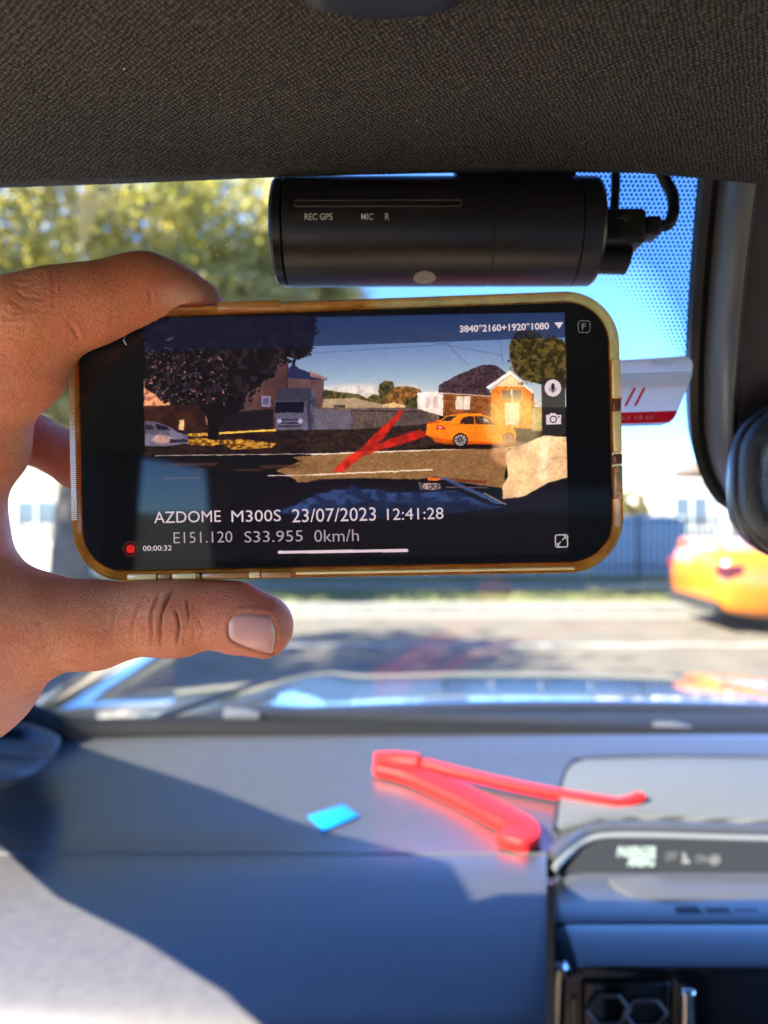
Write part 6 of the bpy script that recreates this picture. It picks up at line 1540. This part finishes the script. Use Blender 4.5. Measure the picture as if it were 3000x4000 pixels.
# nail bed: shallow rounded recess
nail_px = TH((806, 545), (812, 480), (838, 436), (890, 408), (960, 400), (1060, 408), (1150, 424), (1172, 470), (1196, 540), (1198, 620), (1186, 690), (1178, 738), (1120, 736), (1000, 702), (900, 665), (838, 628), (812, 590))
Nc = np.array(nail_px).mean(0)
q = np.stack([U, V_], 1); near = np.nonzero(front & (np.hypot(U - Nc[0], V_ - Nc[1]) < 95))[0]
def poly_dist(q, poly):
    poly = np.array(poly); ins = np.zeros(len(q), bool); best = np.full(len(q), 1e9)
    for i in range(len(poly)):
        a, b = poly[i], poly[(i + 1) % len(poly)]; ab = b - a; t = np.clip(((q - a) @ ab) / (ab @ ab), 0, 1); best = np.minimum(best, np.hypot(*(q - a - t[:, None] * ab).T))
        if a[1] != b[1]: c = ((a[1] > q[:, 1]) != (b[1] > q[:, 1])) & (q[:, 0] < (b[0] - a[0]) * (q[:, 1] - a[1]) / (b[1] - a[1]) + a[0]); ins ^= c
    return np.where(ins, -best, best) * .21 / 1.659
dn = poly_dist(q[near], nail_px)
disp[near] += np.where(dn < 0, -.00055 * np.clip(-dn / .6, 0, 1), .00045 * np.exp(-((dn - .9) / .8) ** 2))
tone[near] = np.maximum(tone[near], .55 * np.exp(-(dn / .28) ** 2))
me_tree = None
co2 = co + nr * disp[:, None]
# fine roughness of skin
me.vertices.foreach_set('co', (co2 - np.array(ORG[person.name])).ravel()); me.update()
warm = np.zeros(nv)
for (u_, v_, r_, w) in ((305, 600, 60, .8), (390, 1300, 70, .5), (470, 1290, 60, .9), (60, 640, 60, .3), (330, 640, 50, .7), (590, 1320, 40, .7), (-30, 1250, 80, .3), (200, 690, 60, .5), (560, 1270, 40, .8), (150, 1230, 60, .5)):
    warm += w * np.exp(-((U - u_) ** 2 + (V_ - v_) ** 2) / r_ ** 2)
pale = .8 * np.exp(-((U - 110) ** 2 + (V_ - 970) ** 2) / 60 ** 2) + np.exp(-((U - 395) ** 2 / 60 ** 2 + (V_ - 645) ** 2 / 28 ** 2)) * .9 + .5 * np.exp(-((U - 20) ** 2 + (V_ - 1530) ** 2) / 80 ** 2)  # patch on the finger behind the phone paints in its backlit glow
for nm, arr in (('crease', tone), ('warm', np.clip(warm, 0, 1)), ('pale', pale)):
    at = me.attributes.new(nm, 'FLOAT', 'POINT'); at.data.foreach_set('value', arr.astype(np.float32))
sk = bpy.data.materials.new('skin'); sk.use_nodes = True; n = sk.node_tree.nodes; L = sk.node_tree.links; b = n['Principled BSDF']
def attr(nm): a = n.new('ShaderNodeAttribute'); a.attribute_name = nm; return a.outputs['Fac']
def mixc(f, a, c):
    m_ = n.new('ShaderNodeMix'); m_.data_type = 'RGBA'
    for s_, v_ in ((0, f), (6, a), (7, c)):
        if isinstance(v_, (tuple, float)): m_.inputs[s_].default_value = v_
        else: L.new(v_, m_.inputs[s_])
    return m_.outputs[2]
tc = n.new('ShaderNodeTexCoord'); n1_ = n.new('ShaderNodeTexNoise'); n1_.inputs['Scale'].default_value = 110; n1_.inputs['Detail'].default_value = 5; L.new(tc.outputs['Object'], n1_.inputs[0])
n2_ = n.new('ShaderNodeTexNoise'); n2_.inputs['Scale'].default_value = 900; n2_.inputs['Detail'].default_value = 3; L.new(tc.outputs['Object'], n2_.inputs[0])
r1 = n.new('ShaderNodeMapRange'); r1.inputs['From Min'].default_value = .35; r1.inputs['From Max'].default_value = .65; L.new(n1_.outputs['Fac'], r1.inputs[0])
c_ = mixc(r1.outputs[0], (.86, .265, .105, 1), (.94, .375, .18, 1))
r2 = n.new('ShaderNodeMapRange'); r2.inputs['From Min'].default_value = .42; r2.inputs['From Max'].default_value = .75; r2.inputs['To Max'].default_value = .45; L.new(n2_.outputs['Fac'], r2.inputs[0])
c_ = mixc(r2.outputs[0], c_, (.60, .17, .07, 1))
n4_ = n.new('ShaderNodeTexNoise'); n4_.inputs['Scale'].default_value = 42; n4_.inputs['Detail'].default_value = 3; L.new(tc.outputs['Object'], n4_.inputs[0])
r4 = n.new('ShaderNodeMapRange'); r4.inputs['From Min'].default_value = .45; r4.inputs['From Max'].default_value = .68; r4.inputs['To Max'].default_value = .5; L.new(n4_.outputs['Fac'], r4.inputs[0]); c_ = mixc(r4.outputs[0], c_, (.92, .27, .17, 1))
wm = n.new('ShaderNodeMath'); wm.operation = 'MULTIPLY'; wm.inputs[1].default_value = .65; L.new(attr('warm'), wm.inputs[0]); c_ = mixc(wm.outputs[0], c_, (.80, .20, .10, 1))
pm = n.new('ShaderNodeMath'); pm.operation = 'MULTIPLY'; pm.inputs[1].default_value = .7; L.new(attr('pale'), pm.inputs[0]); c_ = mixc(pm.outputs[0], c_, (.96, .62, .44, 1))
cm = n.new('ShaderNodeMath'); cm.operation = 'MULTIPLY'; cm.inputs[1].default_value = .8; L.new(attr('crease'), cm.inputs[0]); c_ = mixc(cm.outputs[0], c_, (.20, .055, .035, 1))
L.new(c_, b.inputs['Base Color']); b.inputs['Roughness'].default_value = .48; b.inputs['Specular IOR Level'].default_value = .42
b.inputs['Subsurface Weight'].default_value = .12; b.inputs['Subsurface Radius'].default_value = (1, .28, .14); b.inputs['Subsurface Scale'].default_value = .004
mpn = n.new('ShaderNodeMapping'); mpn.inputs['Scale'].default_value = (1.0, 1, 2.0); mpn.inputs['Rotation'].default_value = (0, .5, .3); L.new(tc.outputs['Object'], mpn.inputs[0])
v1 = n.new('ShaderNodeTexVoronoi'); v1.feature = 'DISTANCE_TO_EDGE'; v1.inputs['Scale'].default_value = 900; L.new(mpn.outputs[0], v1.inputs['Vector'])
mpw = n.new('ShaderNodeMapRange'); mpw.inputs['From Max'].default_value = .12; L.new(v1.outputs['Distance'], mpw.inputs[0])
inv = n.new('ShaderNodeMath'); inv.operation = 'MULTIPLY_ADD'; inv.inputs[1].default_value = -.26; inv.inputs[2].default_value = .26; L.new(mpw.outputs[0], inv.inputs[0])
cprev = b.inputs['Base Color'].links[0].from_socket; L.new(mixc(inv.outputs[0], cprev, (.42, .10, .04, 1)), b.inputs['Base Color'])
n3 = n.new('ShaderNodeTexNoise'); n3.inputs['Scale'].default_value = 350; n3.inputs['Detail'].default_value = 6; L.new(mpn.outputs[0], n3.inputs[0])
ma = n.new('ShaderNodeMath'); ma.operation = 'MULTIPLY_ADD'; ma.inputs[1].default_value = 1.6; L.new(n3.outputs['Fac'], ma.inputs[0]); L.new(mpw.outputs[0], ma.inputs[2])
bp = n.new('ShaderNodeBump'); bp.inputs['Strength'].default_value = .55; bp.inputs['Distance'].default_value = .00036; L.new(ma.outputs[0], bp.inputs['Height']); L.new(bp.outputs[0], b.inputs['Normal'])
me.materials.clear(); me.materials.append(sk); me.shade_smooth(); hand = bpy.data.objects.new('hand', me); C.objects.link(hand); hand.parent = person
# the nail: a curved plate laid into its bed
bvh = BVHTree.FromPolygons([tuple(p) for p in co], [tuple(p.vertices) for p in me.polygons])
poly = np.array(nail_px); V3 = []; F3 = []; rings_n = 14; free = []
dense = smooth_path([(a, c, 0) for a, c in nail_px] + [(nail_px[0][0], nail_px[0][1], 0)], 3)[:-1]; M_ = len(dense)
eye = Vector((0, 0, CZ))
def hit(u, v):
    d = (W(u, v, .2) - eye).normalized(); h_ = bvh.ray_cast(eye, d)
    return h_[0], h_[1]
for r_ in range(rings_n + 1):
    f = 1 - r_ / rings_n * .999
    for k in range(M_):
        u_, v_ = Nc[0] + (dense[k].x - Nc[0]) * f, Nc[1] + (dense[k].y - Nc[1]) * f; p, nn_ = hit(u_, v_)
        if p is None: p = W(u_, v_, .206); nn_ = Vector((0, -1, 0))
        up = -.00025 + .00050 * min(1, (1 - f) * 5)
        V3.append(p + nn_ * up); free.append(u_)
for r_ in range(rings_n):
    for k in range(M_): a = r_ * M_ + k; b2 = r_ * M_ + (k + 1) % M_; F3.append((a, b2, b2 + M_, a + M_))
nb = MB().add(V3, F3); nob = nb.build('fingernail', None, person, angle=80)
for i, (nx_) in enumerate(free): pass
fe = np.zeros(len(V3)); lu = np.zeros(len(V3))
for i in range(len(V3)):
    p = V3[i]; u_ = 829.5 + p.x / p.y * 1659; v_ = 1106 - (p.z - CZ) / p.y * 1659
    edge = np.interp(v_, [1329, 1342, 1360, 1385, 1413], [586, 588, 594, 595, 591]); fe[i] = np.clip((u_ - (edge - 6)) / 2.5, 0, 1); lu[i] = np.clip((508 - u_) / 10 - (v_ - 1345) * .0, 0, 1)
for nm, arr in (('free_edge', fe), ('lunula', lu)):
    at = nob.data.attributes.new(nm, 'FLOAT', 'POINT'); at.data.foreach_set('value', arr.astype(np.float32))
nm_ = bpy.data.materials.new('nail'); nm_.use_nodes = True; n = nm_.node_tree.nodes; L = nm_.node_tree.links; b = n['Principled BSDF']
c_ = mixc(attr('lunula'), (.85, .40, .31, 1), (.90, .56, .46, 1)); c_ = mixc(attr('free_edge'), c_, (.90, .76, .52, 1)); L.new(c_, b.inputs['Base Color'])
b.inputs['Roughness'].default_value = .30; b.inputs['Subsurface Weight'].default_value = .15; b.inputs['Subsurface Scale'].default_value = .002; b.inputs['Coat Weight'].default_value = .3; b.inputs['Coat Roughness'].default_value = .2
tc = n.new('ShaderNodeTexCoord'); mp = n.new('ShaderNodeMapping'); mp.inputs['Scale'].default_value = (60, 1, 1600); L.new(tc.outputs['Object'], mp.inputs[0]); nz = n.new('ShaderNodeTexNoise'); nz.inputs['Scale'].default_value = 1; L.new(mp.outputs[0], nz.inputs[0]); bp = n.new('ShaderNodeBump'); bp.inputs['Strength'].default_value = .25; bp.inputs['Distance'].default_value = .0002; L.new(nz.outputs['Fac'], bp.inputs['Height']); L.new(bp.outputs[0], b.inputs['Normal'])
nob.data.materials.append(nm_)

# the rest of the arm and the seated body, unseen behind the eye: added in pale cloth to bounce sun onto the hand
bounce_shirt = pbr('bounce_shirt_cotton', (.90, .72, .56), rough=.9, bump=(900, .4, .0006))
jeans = pbr('bounce_khaki_cotton', (.66, .52, .38), rough=.9, bump=(900, .4, .0006))
def limb(pts, name, mat, seg=20): 
    sp = smooth_path([(a, b2, CZ + c) for a, b2, c, r in pts], 6); rr_ = np.interp(np.linspace(0, len(pts) - 1, len(sp)), range(len(pts)), [p[3] for p in pts]); return MB().tube(sp, list(rr_), seg).build(name, mat, person, angle=80)
limb([(-.208, .152, -.150, .037), (-.232, .10, -.20, .044), (-.268, .0, -.30, .052), (-.275, -.06, -.345, .055), (-.25, -.15, -.29, .057), (-.205, -.26, -.20, .066)], 'sleeve', bounce_shirt)
m = MB(); rings = []
for (z, y, w, d_) in ((-.72, -.30, .19, .13), (-.60, -.30, .185, .135), (-.45, -.32, .18, .13), (-.30, -.33, .20, .13), (-.20, -.34, .21, .115), (-.14, -.35, .16, .09), (-.11, -.36, .07, .06)):
    rings.append([(-.01 + w * math.copysign(abs(math.cos(a)) ** .8, math.cos(a)), y + d_ * math.sin(a), CZ + z) for a in np.linspace(0, 2 * np.pi, 32, endpoint=False)])
m.loft(rings, True, True).build('bounce_shirt', bounce_shirt, person, angle=80)
for s in (-1, 1): limb([(-.01 + s * .10, -.32, -.66, .095), (-.01 + s * .12, -.05, -.62, .085), (-.01 + s * .13, .18, -.60, .07), (-.01 + s * .13, .24, -.72, .065), (-.01 + s * .13, .26, -.92, .055)], 'bounce_trouser_leg', jeans)
